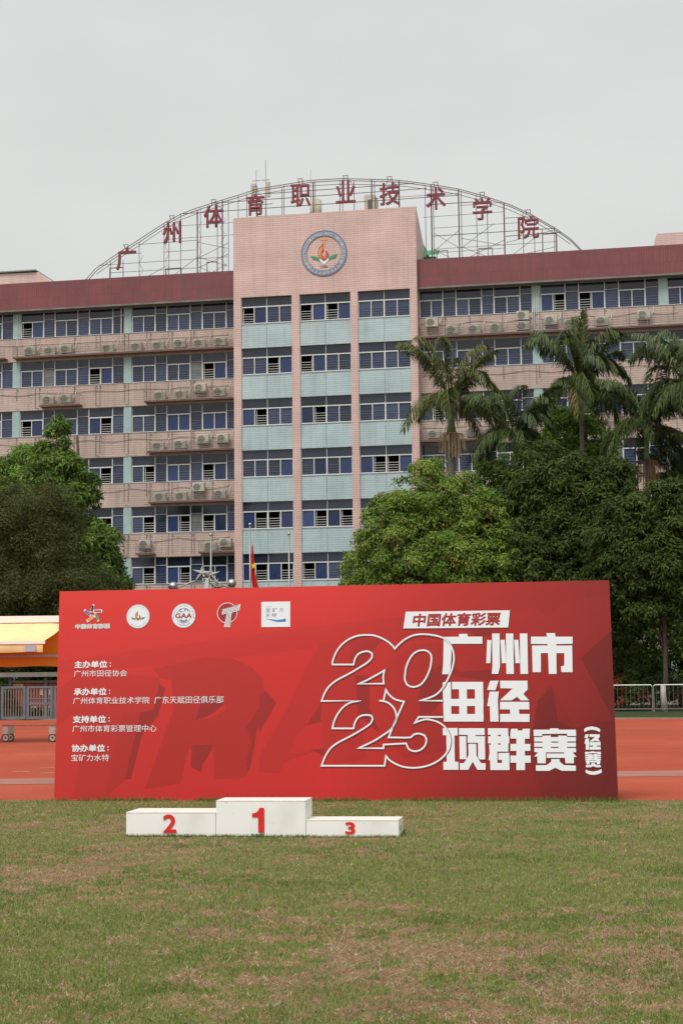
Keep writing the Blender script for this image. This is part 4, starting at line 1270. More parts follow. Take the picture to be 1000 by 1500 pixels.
# ================================================================== TREES
def crown_mesh(name, lobes, nclump, per, leaf, wid, pal, seed, clump_r=.45, droop=.35, inner=.25, hi=None, flat=.75):
    """leaf-sized faces gathered in puffs; the puffs cover lobes (cx,cy,cz,rx,ry,rz) with gaps between them"""
    g = np.random.default_rng(seed)
    L = np.array(lobes, float)
    area = (L[:, 3] * L[:, 4] + L[:, 3] * L[:, 5] + L[:, 4] * L[:, 5])
    npf = max(12, nclump // 4)
    lp = per * 4
    li = g.choice(len(L), npf, p=area / area.sum())
    d = g.normal(size=(npf, 3))
    d[:, 2] = d[:, 2] * .95 + .2
    d[:, 1] -= .3
    d /= np.linalg.norm(d, axis=1)[:, None]
    rad = np.where(g.random(npf) < inner, g.random(npf) ** .5 * .8, .78 + .3 * g.random(npf))
    P = L[li, :3] + d * L[li, 3:] * rad[:, None]
    nrm = d / L[li, 3:]
    nrm /= np.linalg.norm(nrm, axis=1)[:, None]
    q = np.ones(npf) * 9
    for k in range(len(L)):
        s = (((P - L[k, :3]) / L[k, 3:]) ** 2).sum(1)
        q = np.minimum(q, np.where(li == k, 9, s))
    keep = ((q > .6) | (g.random(npf) < .15)) & (P[:, 2] > .4)
    P, nrm = P[keep], nrm[keep]
    n = len(P)
    cs = clump_r * (.7 + 1.1 * g.random(n) ** 1.3)
    ctone = .78 + .44 * g.random(n)
    ci = g.integers(0, len(pal), n)
    cnt = np.maximum(8, (lp * (cs / clump_r / 1.2) ** 2)).astype(int)
    e = np.repeat(np.arange(n), cnt)
    m = len(e)
    o = g.normal(size=(m, 3)) + nrm[e] * .5 + np.array([0, 0, .45])
    o /= np.linalg.norm(o, axis=1)[:, None]
    # twig structure: directions bunch into sprays
    sp = g.integers(0, 9, m)
    tw = g.normal(size=(n, 9, 3)) + nrm[:, None] * .5 + np.array([0, 0, .4])
    tw /= np.linalg.norm(tw, axis=2)[:, :, None]
    o = o * .55 + tw[e, sp] * .6
    o /= np.linalg.norm(o, axis=1)[:, None]
    rr = .55 + .55 * g.random(m) ** .8
    ctr = P[e] + o * (cs[e] * rr)[:, None] * np.array([1, 1, flat])
    nm = o * .8 + np.array([0, 0, .35]) + g.normal(size=(m, 3)) * .38
    nm /= np.linalg.norm(nm, axis=1)[:, None]
    a = g.normal(size=(m, 3)) * .6 + o * .45
    a[:, 2] -= droop
    a -= nm * (a * nm).sum(1)[:, None] * .8
    a /= np.linalg.norm(a, axis=1)[:, None]
    s = np.cross(a, nm)
    s /= np.linalg.norm(s, axis=1)[:, None] + 1e-9
    ll = leaf * (.6 + .8 * g.random(m))
    ww = wid * (.7 + .6 * g.random(m))
    v = np.empty((m, 4, 3))
    v[:, 0] = ctr
    v[:, 1] = ctr + a * (ll * .45)[:, None] + s * (ww / 2)[:, None]
    v[:, 2] = ctr + a * ll[:, None] - nm * (ll * .15)[:, None]
    v[:, 3] = ctr + a * (ll * .45)[:, None] - s * (ww / 2)[:, None]
    pal = np.array(pal)
    c = pal[np.where(g.random(m) < .7, ci[e], g.integers(0, len(pal), m))] * (ctone[e] * (.75 + .5 * g.random(m)))[:, None]
    if hi is not None:                               # young yellow-green shoots at some clump tips
        young = (g.random((n, 9)) < hi[1])[e, sp] & (rr > .75)
        c[young] = np.array(hi[0]) * (.8 + .4 * g.random(young.sum()))[:, None]
    return np_mesh(name, v.reshape(-1, 3), np.arange(m * 4).reshape(m, 4), np.repeat(c, 4, 0), M['leaf'])

def trunk_mesh(base, top, r0, limbs, seed):
    g = random.Random(seed)
    mb = MB()
    bx, by = base
    H = top
    pts = [(bx + g.uniform(-.1, .1) * k, by + g.uniform(-.1, .1) * k, H * k / 5) for k in range(6)]
    mb.tube(pts, r0, 9, r0 * .35)
    for lx, ly, lz, lr in limbs:
        z0 = g.uniform(.35, .6) * min(H, lz)
        t = min(.99, z0 / H)
        sx = bx
        mid = ((bx + lx) / 2 + g.uniform(-.3, .3), (by + ly) / 2, (z0 + lz) / 2 + g.uniform(0, .6))
        mb.tube([(sx, by, z0), mid, (lx, ly, lz)], r0 * .45, 6, r0 * .1)
        for q in range(3):
            an = g.uniform(0, 6.28)
            mb.tube([mid, (mid[0] + math.cos(an) * lr * .5, mid[1] + math.sin(an) * lr * .5, mid[2] + lr * .5)], r0 * .15, 5, r0 * .05)
    return mb.mesh('trunk', M['bark'], True)

def tree(name, label, base, lobes, nclump, per, leaf, wid, pal, seed, group=None, r0=.25, **kw):
    bx, by = base
    t = thing(name, label, 'tree', (bx, by, 0), 0, group)
    lo = [(cx - bx, cy - by, cz, rx, ry, rz) for cx, cy, cz, rx, ry, rz in lobes]
    link('crown', crown_mesh('crown', lo, nclump, per, leaf, wid, pal, seed, **kw), t)
    top = max(l[2] for l in lo)
    link('trunk', trunk_mesh((0, 0), top, r0, [(l[0], l[1], l[2], l[3]) for l in lo], seed), t)
    return t

G_DARK = [(.06, .095, .022), (.075, .115, .027), (.09, .128, .031), (.052, .08, .02)]
G_OLIVE = [(.088, .1, .032), (.1, .11, .038), (.075, .09, .028), (.07, .088, .028)]
G_MID = [(.12, .2, .04), (.15, .235, .045), (.1, .17, .034), (.19, .275, .06)]
G_BRIGHT = [(.14, .235, .042), (.18, .27, .05), (.11, .195, .036), (.23, .31, .065)]
G_LIME = [(.17, .28, .05), (.2, .32, .06), (.14, .24, .045), (.24, .36, .08)]

# left of the picture
tree('broadleaf_tree', 'dark olive fine leaved tree filling the left edge above the yellow awning', (-15.6, 80), [(-15.4, 80, 8.6, 2.4, 2.2, 2.9), (-17.3, 80.4, 7.6, 2.4, 2.2, 3.2), (-14.2, 79.4, 5.8, 2.3, 2.2, 3.2), (-16.8, 79, 4.8, 2.6, 2.2, 3.2), (-13.2, 79.8, 4.4, 1.5, 1.8, 2.2), (-19.5, 80.5, 6.5, 2.6, 2.4, 3.6)],
     3600, 60, .13, .045, G_OLIVE, 11, clump_r=.6, droop=.1, r0=.3, inner=.3)
tree('broadleaf_tree', 'low dark olive tree between the yellow awning and the tall green tree', (-12.9, 83), [(-12.7, 83, 4.5, 1.9, 2, 2.5), (-11.9, 83, 3.2, 1.5, 1.8, 1.9), (-14.2, 83.5, 5.4, 1.9, 2, 2.6)],
     1500, 60, .13, .045, G_OLIVE, 12, clump_r=.58, droop=.1, r0=.22, inner=.3)
tree('broadleaf_tree', 'tall mid green tree with a narrow pointed top before the left wing', (-14.9, 92), [(-16.1, 92, 15.5, .38, .4, 1.1), (-16.1, 92, 14.2, .85, .9, 1.1), (-16.15, 92, 13.1, 1.4, 1.3, 1.3), (-15.7, 92, 11.9, 1.8, 1.6, 1.5), (-17.2, 92.3, 11.8, 1.6, 1.6, 1.7), (-14.6, 92, 12.6, .7, .8, .8), (-14.6, 92, 8.9, 1.6, 1.5, 1.7), (-13.6, 92, 7.0, 1.3, 1.3, 2.1), (-13.2, 92, 9.3, .6, .8, .6), (-13.2, 92, 5.0, 1.0, 1.2, 1.6), (-15.4, 92.6, 6, 2.3, 2, 3)],
     3000, 26, .3, .1, G_MID + [(.09, .15, .04)], 13, clump_r=.42, droop=.55, r0=.2)
tree('broadleaf_tree', 'lighter yellow green tree top peeping over the dark olive tree at the left edge', (-18.9, 97), [(-18.9, 97, 13.9, 1.5, 1.4, 1.5), (-17.3, 97, 13.1, 1.2, 1.2, 1.3), (-20.4, 97, 12.6, 1.6, 1.5, 2.0), (-18.8, 97, 11, 2.4, 2, 2.4)],
     1500, 24, .26, .09, G_LIME, 14, clump_r=.42, droop=.45, r0=.2)
# right of the picture
tree('broadleaf_tree', 'big round bright green tree overlapping the lower right of the tower', (4.4, 82), [(4.5, 82, 9.7, 2.1, 2.1, 2.5), (2.9, 81.7, 8.4, 1.9, 2.0, 2.1), (6.1, 82, 9.0, 1.9, 2.0, 2.2), (1.9, 81.6, 6.7, 1.6, 1.9, 2.0), (3.6, 80.9, 6.6, 2.3, 2.0, 2.6), (5.8, 80.8, 6.6, 2.4, 2.0, 2.7), (7.3, 82, 7.0, 1.6, 1.9, 2.3), (4.5, 81.2, 4.4, 3.6, 2.2, 2.4), (1.5, 82, 4.6, 1.6, 1.8, 2.0)],
     5400, 40, .2, .07, G_BRIGHT, 15, clump_r=.42, droop=.5, r0=.35, hi=((.26, .27, .06), .12))
tree('broadleaf_tree', 'broad dark green tree behind the palm trunks, right of the round bright tree', (10.4, 83), [(10.3, 83.5, 11.0, 2.3, 2, 2.3), (8.6, 83.3, 8.8, 2.0, 2, 2.3), (11.9, 83, 10.1, 2.2, 2, 2.4), (9.6, 82, 6.9, 2.5, 2, 2.7), (12.0, 82, 7.2, 2.4, 2, 2.9), (10.5, 81.8, 4.6, 3.4, 2.1, 2.3), (13.6, 83, 11.3, 1.2, 1.3, 1.2)],
     4600, 30, .26, .08, G_DARK + [(.05, .075, .02)], 16, clump_r=.42, droop=.45, r0=.32, hi=((.09, .1, .03), .1))
tree('broadleaf_tree', 'dark green tree at the right edge with a whitewashed trunk behind the railing', (14.35, 73.9), [(15.2, 75.2, 8.3, 2.2, 1.9, 2.0), (13.6, 75.6, 7.7, 1.9, 1.9, 2.2), (14.6, 74.6, 6.1, 2.6, 1.9, 2.0), (17.2, 75.2, 7.2, 2.2, 1.9, 2.4), (12.9, 75, 5.5, 1.6, 1.7, 1.8)],
     3600, 30, .22, .075, G_DARK + [(.045, .07, .018)], 17, clump_r=.4, droop=.45, r0=.13, hi=((.08, .1, .03), .08))
tree('broadleaf_tree', 'bright lime green tree glowing behind the tallest palm', (14.2, 101), [(14.5, 101, 16.4, 1.5, 1.4, 2.0), (15.8, 101, 15.0, 1.3, 1.3, 1.8), (13.1, 101, 14.6, 1.5, 1.4, 2.2), (14.6, 101, 13.0, 2.5, 2, 2.4), (12.0, 101, 12.8, 1.2, 1.3, 1.6)],
     1700, 24, .3, .1, G_LIME, 18, clump_r=.42, droop=.45, r0=.22)
tree('young_tree', 'small mid green sapling between the round bright tree and the second palm', (8.9, 95), [(8.85, 95, 13.4, .8, .8, .8), (8.6, 95, 12.2, .9, .8, .7), (9.5, 95, 11.4, 1.1, 1, 1.0), (8.2, 95, 10.9, 1.0, 1, .9)],
     420, 24, .26, .1, G_MID, 19, clump_r=.36, droop=.4, r0=.08)
# far dark belts either side, low behind the fences
tree('broadleaf_tree', 'shadowy dark tree behind the grey gate and poster board', (-13.5, 88), [(-13.5, 88, 3.4, 3.6, 2, 3.2), (-18, 88, 4, 3, 2, 4), (-9.8, 88, 2.8, 2.4, 2, 2.6)],
     2600, 26, .2, .08, G_DARK, 20, clump_r=.5, droop=.3, r0=.25)
tree('broadleaf_tree', 'leafy green tree low behind the railing at the right edge', (17.2, 84), [(13.5, 84, 3.2, 2.6, 1.8, 2.6), (17.2, 84, 3.6, 2.6, 1.8, 3.0), (20.5, 84, 5, 3, 2, 4), (18.5, 84, 7.6, 3, 2, 3)],
     3400, 26, .24, .085, G_DARK + G_MID[:2], 21, clump_r=.45, droop=.4, r0=.2)

for k, (x, y, rx, rz, pal, lb) in enumerate([
    (12.9, 75.9, .95, .8, [(.04, .075, .018), (.07, .12, .03), (.2, .04, .02)], 'green shrub with red new leaves behind the railing beside the backdrop'),
    (16.0, 76.2, .9, .95, [(.04, .07, .018), (.16, .05, .03), (.1, .12, .05)], 'reddish tipped shrub behind the railing at the right edge'),
    (14.8, 77.2, 1.3, 1.9, [(.05, .09, .02), (.08, .13, .03)], 'taller loose green shrub behind the whitewashed trunk'),
    (12.6, 78.4, 1.1, 2.2, [(.06, .09, .025), (.09, .1, .04)], 'tall yellowish shrub against the dark trees beside the backdrop'),
    (-15.6, 73.6, .7, .9, [(.05, .08, .02), (.07, .11, .03)], 'small green bush left of the grey gate')]):
    t = thing('shrub', lb, 'shrub', (x, y, 0), 0, 'shrubs along the fence')
    link('foliage', crown_mesh('foliage', [(0, 0, rz * .75, rx, .7, rz), (rx * .5, .1, rz * .5, rx * .7, .6, rz * .6)], 300, 18, .17, .07, pal, 30 + k, clump_r=.22, droop=.2), t)
    m = MB()
    for q in range(4):
        m.tube([(0, 0, 0), (math.cos(q * 1.6) * rx * .5, math.sin(q * 1.6) * .3, rz)], .02, 5, .008)
    m.build('stem', M['bark'], t)
# whitewash on the right tree's foot
tr = [o for o in COL.objects if o.get('label', '').startswith('dark green tree at the right edge')][0]
MB().tube([(0, 0, .0), (0, 0, 1.18)], .15, 12).build('whitewash_band', M['whitewash'], tr, True)

# ------------------------------------------------------------------ palms
def frond_mesh(seed, length, rise, sag, pal, twist=0., n=80, leaf=1.05, xf=1.):
    """one feather leaf: arching rachis with two rows of hanging leaflets"""
    g = np.random.default_rng(seed)
    t = np.linspace(0, 1, 13)
    X_ = xf * length * (t - .18 * t ** 2 * sag)
    Z_ = length * (rise * t - sag * t ** 2.1)
    mb = MB()
    pts = [(float(a), 0., float(b)) for a, b in zip(X_, Z_)]
    mb.tube(pts, .035, 5, .008)
    nv0 = len(mb.v)
    V, F, Cc = [], [], []
    pal = np.array(pal)
    base = pal[g.integers(0, len(pal))]
    for k in range(n * 2):
        side = 1 if k % 2 else -1
        u = .12 + .88 * (k // 2 + g.random()) / n
        px, pz = np.interp(u, t, X_), np.interp(u, t, Z_)
        dx = np.interp(min(u + .02, 1), t, X_) - np.interp(max(u - .02, 0), t, X_)
        dz = np.interp(min(u + .02, 1), t, Z_) - np.interp(max(u - .02, 0), t, Z_)
        T = np.array([dx, 0, dz])
        T /= np.linalg.norm(T) + 1e-9
        ll = leaf * (math.sin(math.pi * (.12 + .8 * u)) ** .7) * (.8 + .35 * g.random())
        S_ = np.array([0, side, 0])
        dn = np.array([0, 0, -1.])
        hang = .3 + .45 * u + .75 * g.random() + twist
        d1 = T * .75 + S_ * .8 + dn * hang * .25 + g.normal(size=3) * .2
        d1 /= np.linalg.norm(d1)
        d2 = T * .5 + S_ * .5 + dn * (hang + .35) + g.normal(size=3) * .12
        d2 /= np.linalg.norm(d2)
        p0 = np.array([px, 0, pz])
        p1 = p0 + d1 * ll * .5
        p2 = p1 + d2 * ll * .55
        wv = np.cross(d1, np.array([0, 0, 1.]))
        wv = wv / (np.linalg.norm(wv) + 1e-9) * .028 * (.8 + .5 * g.random()) + np.array([0, 0, .01])
        i = len(V)
        V += [p0 - wv * .5, p0 + wv * .5, p1 + wv, p1 - wv, p2]
        F += [[i, i + 1, i + 2, i + 3], [i + 3, i + 2, i + 4, i + 4]]
        c = base * (.7 + .6 * g.random())
        if g.random() < .06:
            c = np.array([.16, .12, .05])
        Cc += [c] * 5
    V = np.array(V)
    verts = [tuple(p) for p in mb.v] + [tuple(p) for p in V]
    faces = [list(f) for f in mb.f]
    for f in F:
        faces.append([q + nv0 for q in (f if f[2] != f[3] else f[:3])])
    me = bpy.data.meshes.new('frond')
    me.from_pydata(verts, [], faces)
    a = me.color_attributes.new('Col', 'FLOAT_COLOR', 'POINT')
    c4 = np.ones((len(verts), 4), np.float32)
    c4[:nv0, :3] = (.12, .15, .05)
    c4[nv0:, :3] = np.array(Cc)
    a.data.foreach_set('color', c4.ravel())
    me.materials.append(M['frond'])
    return me
PALG = [(.06, .095, .026), (.07, .105, .03), (.1, .135, .038), (.05, .08, .026)]
FR = [frond_mesh(100 + k, *p, PALG) for k, p in enumerate([(3.2, 1.25, 1.15), (3.3, .6, 1.0), (3.3, 1.75, 1.1), (3.2, .25, .85), (3.3, .95, 1.2), (3.3, 1.55, .75)])]
UP = frond_mesh(120, 4.2, .05, .12, [(.08, .115, .035)], n=80, leaf=.62, twist=-.9)
FRY = [frond_mesh(140 + k, *p, [(.13, .15, .045), (.1, .13, .04), (.16, .16, .055)]) for k, p in enumerate([(3.5, 1.3, 1.15), (3.6, .6, 1.0), (3.5, 1.9, 1.05), (3.5, .25, .85), (3.5, 1.0, 1.2), (3.5, 1.7, .75)])]
YEL = frond_mesh(121, 3.0, .25, .85, [(.2, .17, .055)])
def palm(label, x, y, zc, h_ground, sc, seed, pal_=None, spear=False, yellow=None, flowers=None, angs=None, r0=.15):
    g = random.Random(seed)
    t = thing('palm_tree', label, 'palm tree', (x, y, 0), 0, 'feather palms before the right wing')
    lean = g.uniform(-.25, .25)
    MB().tube([(0, 0, 0), (lean * .3, 0, zc * .4), (0, 0, zc - 1.9)], r0 * 1.15, 10, r0 * .85).build('trunk', M['palm_bark'], t, True)
    MB().tube([(0, 0, zc - 1.92), (0, 0, zc - 1.5), (0, 0, zc - .1)], r0 * 1.25, 10, r0 * .6).build('crownshaft', M['crownshaft'], t, True)
    n = 22
    for k in range(n):
        an = (angs[k] if angs and k < len(angs) else (k * 137.5 + g.uniform(-14, 14))) % 360
        tier = k % 5
        F_ = FRY if pal_ else FR
        me = F_[(0, 4, 1, 3, 2)[tier]] if k < 15 else F_[(2, 5)[k % 2]]
        if yellow is not None and k == yellow:
            me = YEL
        f = link('frond', me, t)
        f.location = (0, 0, zc - .15 + .1 * (k % 3))
        f.rotation_euler = (g.uniform(-.25, .25), g.uniform(-.12, .12), R(an))
        s = sc * g.uniform(.95, 1.22)
        f.scale = (s, s, s)
    if spear:
        for an in (85, 100, -80):
            f = link('frond', UP, t)
            f.location = (0, 0, zc)
            f.rotation_euler = (0, -R(81), R(an))
            f.scale = (sc,) * 3
    if flowers:
        m = MB()
        for k in range(70):
            a = g.uniform(0, 6.28)
            rr = g.uniform(.2, .75)
            L = g.uniform(.7, 1.5)
            m.tube([(0, 0, zc - 1.8), (math.cos(a) * rr, math.sin(a) * rr, zc - 1.95), (math.cos(a) * rr * 1.15, math.sin(a) * rr * 1.15, zc - 2.0 - L)], .022, 3)
        m.build('flower_cluster', mat('dry_palm_flowers', flowers, .9), t)
    return t
palm('feather palm with a bushy tan flower cluster, nearest the tower', 6.55, 96, 17.9, 0, 1.0, 1, pal_=True, yellow=3, flowers=(.5, .38, .24), r0=.24)
palm('slender palm with drooping dark fronds, second from the tower', 9.95, 93, 15.3, 0, 1.0, 12)
palm('tallest palm with an upright spear of new leaf above its crown', 14.25, 96, 18.9, 0, 1.05, 3, spear=True, yellow=7)
palm('palm with a brownish flower cluster just left of the right edge palm', 17.3, 92, 15.6, 0, 1.0, 4, flowers=(.22, .12, .07))
palm('dense palm crown cut by the right edge of the picture', 19.3, 88, 17.0, 0, 1.0, 5)
palm('small low palm at the right edge, shortest of the palms', 19.2, 94, 13.0, 0, .62, 6, r0=.12)
palm('palm crown high beyond the right edge, behind the dense one', 21.3, 95, 18.6, 0, 1.0, 7)

# ================================================================== FENCES AND POLES
def railing(label, x0, y0, x1, y1, h, step, sec, lean=0):
    a = Vector((x0, y0))
    b_ = Vector((x1, y1))
    Ln = (b_ - a).length
    t = thing('railing_fence', label, 'fence', (x0, y0, 0), math.atan2(y1 - y0, x1 - x0))
    ns = max(1, round(Ln / sec))
    for s in range(ns):
        s0, s1 = Ln * s / ns + .03, Ln * (s + 1) / ns - .03
        MB().tube([(s0, 0, h - .06), (s0 + .07, 0, h), (s1 - .07, 0, h), (s1, 0, h - .06)], .025, 6).build('top_rail', M['white'], t, True)
        MB().box(s0, s1, -.015, .015, .12, .15).build('bottom_rail', M['rail'], t)
        MB().tube([(s0, 0, 0), (s0, 0, h - .05)], .02, 6).build('post', M['rail'], t)
        MB().tube([(s1, 0, 0), (s1, 0, h - .05)], .02, 6).build('post', M['rail'], t)
    bm_ = MB().tube([(0, 0, .151), (0, 0, h - .02)], .009, 4).mesh('bar', M['steel'])
    n = int(Ln / step)
    for k in range(1, n):
        if min(abs(k * step - Ln * s / ns) for s in range(ns + 1)) < .06:
            continue
        o = link('bar', bm_, t)
        o.location = (k * step, 0, 0)
    return t
railing('low white topped railing between the red track and the right hand trees', 11.55, 74.2, 20.5, 71.6, 1.2, .19, 2.35)
railing('short white topped railing left of the grey gate', -18.6, 72.6, -15.0, 71.5, 1.35, .19, 1.8)

for k, (x, z, lb) in enumerate(((-7.2, 9.62, 'bare flagpole rising behind the star sculpture'), (-5.05, 10.16, 'tallest flagpole, the one carrying the red flag'), (-2.91, 9.61, 'bare flagpole right of the red flag'))):
    t = thing('flagpole', lb, 'flagpole', (x, 90, 0), 0, 'flagpoles before the tower')
    MB().tube([(0, 0, 0), (0, 0, z - .1)], .075, 8, .045).build('pole', M['pole'], t, True)
    m = MB()
    for q in range(6):
        a0, a1 = math.pi * q / 6 - math.pi / 2, math.pi * (q + 1) / 6 - math.pi / 2
        m.tube([(0, 0, z + .09 * math.sin(a0)), (0, 0, z + .09 * math.sin(a1))], max(.004, .09 * math.cos(a0)), 10, max(.004, .09 * math.cos(a1)), cap=False)
    m.build('ball_finial', M['chrome'], t, True)
    MB().box(-.3, .3, -.3, .3, 0, .35).build('plinth', M['roof'], t)
# flag hanging furled down its pole
nu, nv = 14, 40
mb = MB()
for j in range(nv + 1):
    v_ = j / nv
    wv = .05 + .34 * v_ ** .8
    sh = .04 + .62 * max(0, v_ - .45) ** 1.4 * 1.6
    for i in range(nu + 1):
        u_ = i / nu
        mb.v.append((sh * .9 + (u_ - .35) * wv, .13 * math.sin(u_ * 11 + v_ * 3.5) * (.3 + v_) * .8, -3.35 * v_ - .1 * math.sin(u_ * 5)))
for j in range(nv):
    for i in range(nu):
        a = j * (nu + 1) + i
        mb.f.append([a, a + nu + 1, a + nu + 2, a + 1])
fl = thing('flag', 'red flag with a yellow star hanging furled from the middle flagpole', 'flag', (-4.97, 89.92, 9.0))
mb.build('cloth', M['flag'], fl, True)
m = MB()
m.flat([(.12 + (.16 if k % 2 == 0 else .065) * math.sin(k * math.pi / 5), -1.15 + (.2 if k % 2 == 0 else .08) * math.cos(k * math.pi / 5)) for k in range(10)], -.17)
m.build('star', M['flag_y'], fl)

# sculpture of stars and footballs on a pylon
sc = thing('star_sculpture', 'polished steel monument of three pointed stars between two footballs', 'sculpture', (-7.15, 85, 0))
def star3(mb, cx, cz, r_, rot, cy=0, tilt=0):
    i = len(mb.v)
    mb.v += [(cx, cy - r_ * .32, cz), (cx, cy + r_ * .32, cz)]
    for k in range(10):
        a = rot + k * math.pi / 5
        q = r_ if k % 2 == 0 else r_ * .34
        mb.v.append((cx + q * math.sin(a), cy + tilt * q * math.cos(a), cz + q * math.cos(a)))
    for k in range(10):
        a, b_ = i + 2 + k, i + 2 + (k + 1) % 10
        mb.f += [[i, b_, a], [i + 1, a, b_]]
for x, z, r_, ro in ((-.12, 7.14, .56, .1), (.36, 7.05, .5, -.12), (.58, 6.45, .48, .3)):
    m = MB()
    star3(m, x, z, r_, ro, tilt=.15)
    m.build('star', M['chrome'], sc)
def ball(mb, cx, cy, cz, r_, nu=14, nv=9):
    i = len(mb.v)
    for j in range(nv + 1):
        ph = math.pi * j / nv
        for k in range(nu):
            th = 2 * math.pi * k / nu
            mb.v.append((cx + r_ * math.sin(ph) * math.cos(th), cy + r_ * math.sin(ph) * math.sin(th), cz + r_ * math.cos(ph)))
    for j in range(nv):
        for k in range(nu):
            a, b_ = i + j * nu + k, i + j * nu + (k + 1) % nu
            mb.f.append([a, a + nu, b_ + nu, b_])
for x in (-1.62, 1.42):
    m = MB()
    ball(m, x, 0, 6.5 if x < 0 else 6.62, .235)
    b0 = m.build('football', M['chrome'], sc, True)
    m = MB()
    for k in range(7):
        a = k * 2.4
        zz = -.8 + k * .27
        rr = math.sqrt(max(0, 1 - zz * zz))
        d = Vector((rr * math.cos(a), -abs(rr * math.sin(a)), zz))
        c = Vector((x, 0, 6.5 if x < 0 else 6.62)) + d * .237
        t1 = d.cross(Vector((0, 0, 1))).normalized()
        t2 = d.cross(t1)
        m.poly([c + (t1 * math.cos(q * 1.2566) + t2 * math.sin(q * 1.2566)) * .075 for q in range(5)])
    m.build('ball_patch', M['pole'], b0)
    MB().tube([(x, 0, 6.3), (x * .8, 0, 6.45), (x * .35, 0, 6.75), (0, 0, 6.72)], .035, 6).build('arm', M['pole'], sc, True)
m = MB()
m.tube([(0, 0, 0), (0, 0, 5), (.15, 0, 6.9)], .5, 4, .12)
m.build('pylon', M['chrome'], sc)
MB().box(-1.1, 1.1, -1.1, 1.1, 0, .6).build('plinth', M['roof'], sc)

# ================================================================== POSTER BOARD, GATE, AWNING, TROLLEY
kb = thing('notice_board', 'long roofed poster board with red and gold posters behind the grey gate', 'notice board', (-13.9, 74, 0), -.05)
MB().box(-1.5, 2.4, -.5, .35, 1.86, 2.06).build('roof_beam', M['kiosk'], kb)
MB().box(-1.1, 2.4, -.12, .12, 1.6, 1.7).build('lintel', M['kiosk'], kb)
for x in (-1.12, .5, 2.3):
    MB().box(x, x + .14, -.1, .1, 0, 1.86).build('post', M['kiosk'], kb)
MB().box(-.98, 2.3, .0, .05, .55, 1.6).build('board', M['poster'], kb)
MB().box(-.92, -.45, -.03, -.001, 1.35, 1.56).build('gold_plate', M['gold'], kb)
MB().box(1.3, 1.95, -.03, -.001, 1.38, 1.52).build('gold_plate', M['gold'], kb)
for k in range(5):
    MB().box(.32 + k * .2, .44 + k * .2, -.02, -.001, 1.05, 1.3).build('poster_figure', M['cream'], kb)

gt = thing('metal_gate', 'grey blue double gate with vertical bars at the far side of the track', 'gate', (-14.72, 71.0, 0), -.19)
def leaf_gate(x0, x1, top_panel):
    g = MB()
    g.box(x0, x0 + .12, -.04, .04, .04, 1.45)
    g.box(x1 - .12, x1, -.04, .04, .04, 1.45)
    g.box(x0 + .121, x1 - .121, -.035, .035, .04, .16)
    g.box(x0 + .121, x1 - .121, -.035, .035, 1.36, 1.45)
    if top_panel:
        g.box(x0 + .121, x1 - .121, -.03, .03, .66, .76)
        g.box(x0 + .121, x1 - .121, -.03, .03, .9, .94)
    g.build('gate_frame', M['gate'], gt)
    n = 7
    z0, z1 = (.161, 1.359)
    for k in range(n):
        x = x0 + .2 + (x1 - x0 - .4) * k / (n - 1)
        if top_panel:
            for a, b_ in ((.161, .659), (.761, .899), (.941, 1.359)):
                MB().box(x - .016, x + .016, -.012, .012, a, b_).build('bar', M['gate_bar'], gt)
        else:
            MB().box(x - .018, x + .018, -.012, .012, z0, z1).build('bar', M['gate_bar'], gt)
leaf_gate(0, 1.12, False)
leaf_gate(1.16, 2.35, True)
leaf_gate(2.39, 3.5, False)
MB().box(-.2, -.04, -.08, .08, 0, 1.5).build('gate_post', M['gate'], gt)

aw = thing('awning_stall', 'yellow and orange awning stall with a white top rail at the left edge', 'awning', (0, 44, 0))
def quadbox(mb, P, n_):
    """thick sheet from 4 points"""
    P = [Vector(p) for p in P]
    nn = (P[1] - P[0]).cross(P[3] - P[0]).normalized() * n_
    i = len(mb.v)
    mb.v += [tuple(p) for p in P] + [tuple(p + nn) for p in P]
    for f in ((0, 1, 2, 3), (7, 6, 5, 4), (0, 4, 5, 1), (1, 5, 6, 2), (2, 6, 7, 3), (3, 7, 4, 0)):
        mb.f.append([i + k for k in f])
XL, XR = -13.2, -7.35
def cloth_rows(mb, x0, x1, prof, amp=.02, n=40):
    """cloth hung from profile points (y,z), gently rippled along x"""
    i = len(mb.v)
    m_ = len(prof)
    for k in range(n + 1):
        x = x0 + (x1 - x0) * k / n
        for q, (y, z) in enumerate(prof):
            s = q / (m_ - 1)
            mb.v.append((x, y + amp * s * math.sin(x * 5.1 + q), z - amp * 1.2 * s * math.sin(x * 2.3) ** 2))
    for k in range(n):
        for q in range(m_ - 1):
            a = i + k * m_ + q
            mb.f.append([a, a + 1, a + m_ + 1, a + m_])
MB().box(XL, -7.3, -.1, .1, 3.2, 3.38).build('top_rail', M['awn_white'], aw)
m = MB()
cloth_rows(m, XL, -7.82, [(-.06, 3.19), (-.35, 2.98), (-.7, 2.8), (-1.0, 2.68)])
m.poly([(-7.82, -.06, 3.19), (-7.82, -1.0, 2.68), (-7.62, -.55, 2.87), (-7.4, -.06, 3.15)])
m.build('awning_cloth', M['awn_y'], aw, True)
MB().box(XL, -7.78, -1.05, -.99, 2.61, 2.69).build('front_rail', M['awn_white'], aw)
m = MB()
cloth_rows(m, XL, -7.84, [(-1.02, 2.61), (-1.03, 2.5), (-1.0, 2.4)], .012)
m.build('valance', M['awn_y'], aw, True)
MB().box(-8.3, -8.02, -1.07, -1.045, 2.41, 2.57).build('name_plate', M['awn_p'], aw)
m = MB()
cloth_rows(m, XL, -7.35, [(.12, 3.15), (.14, 2.7), (.14, 2.04)], .015)
m.build('rear_cloth', M['awn_o'], aw, True)
MB().box(XL, -7.36, -.02, .03, 2.28, 2.34).build('shade_strip', M['awn_p'], aw)  # purple strip stands in for shade across the rear cloth
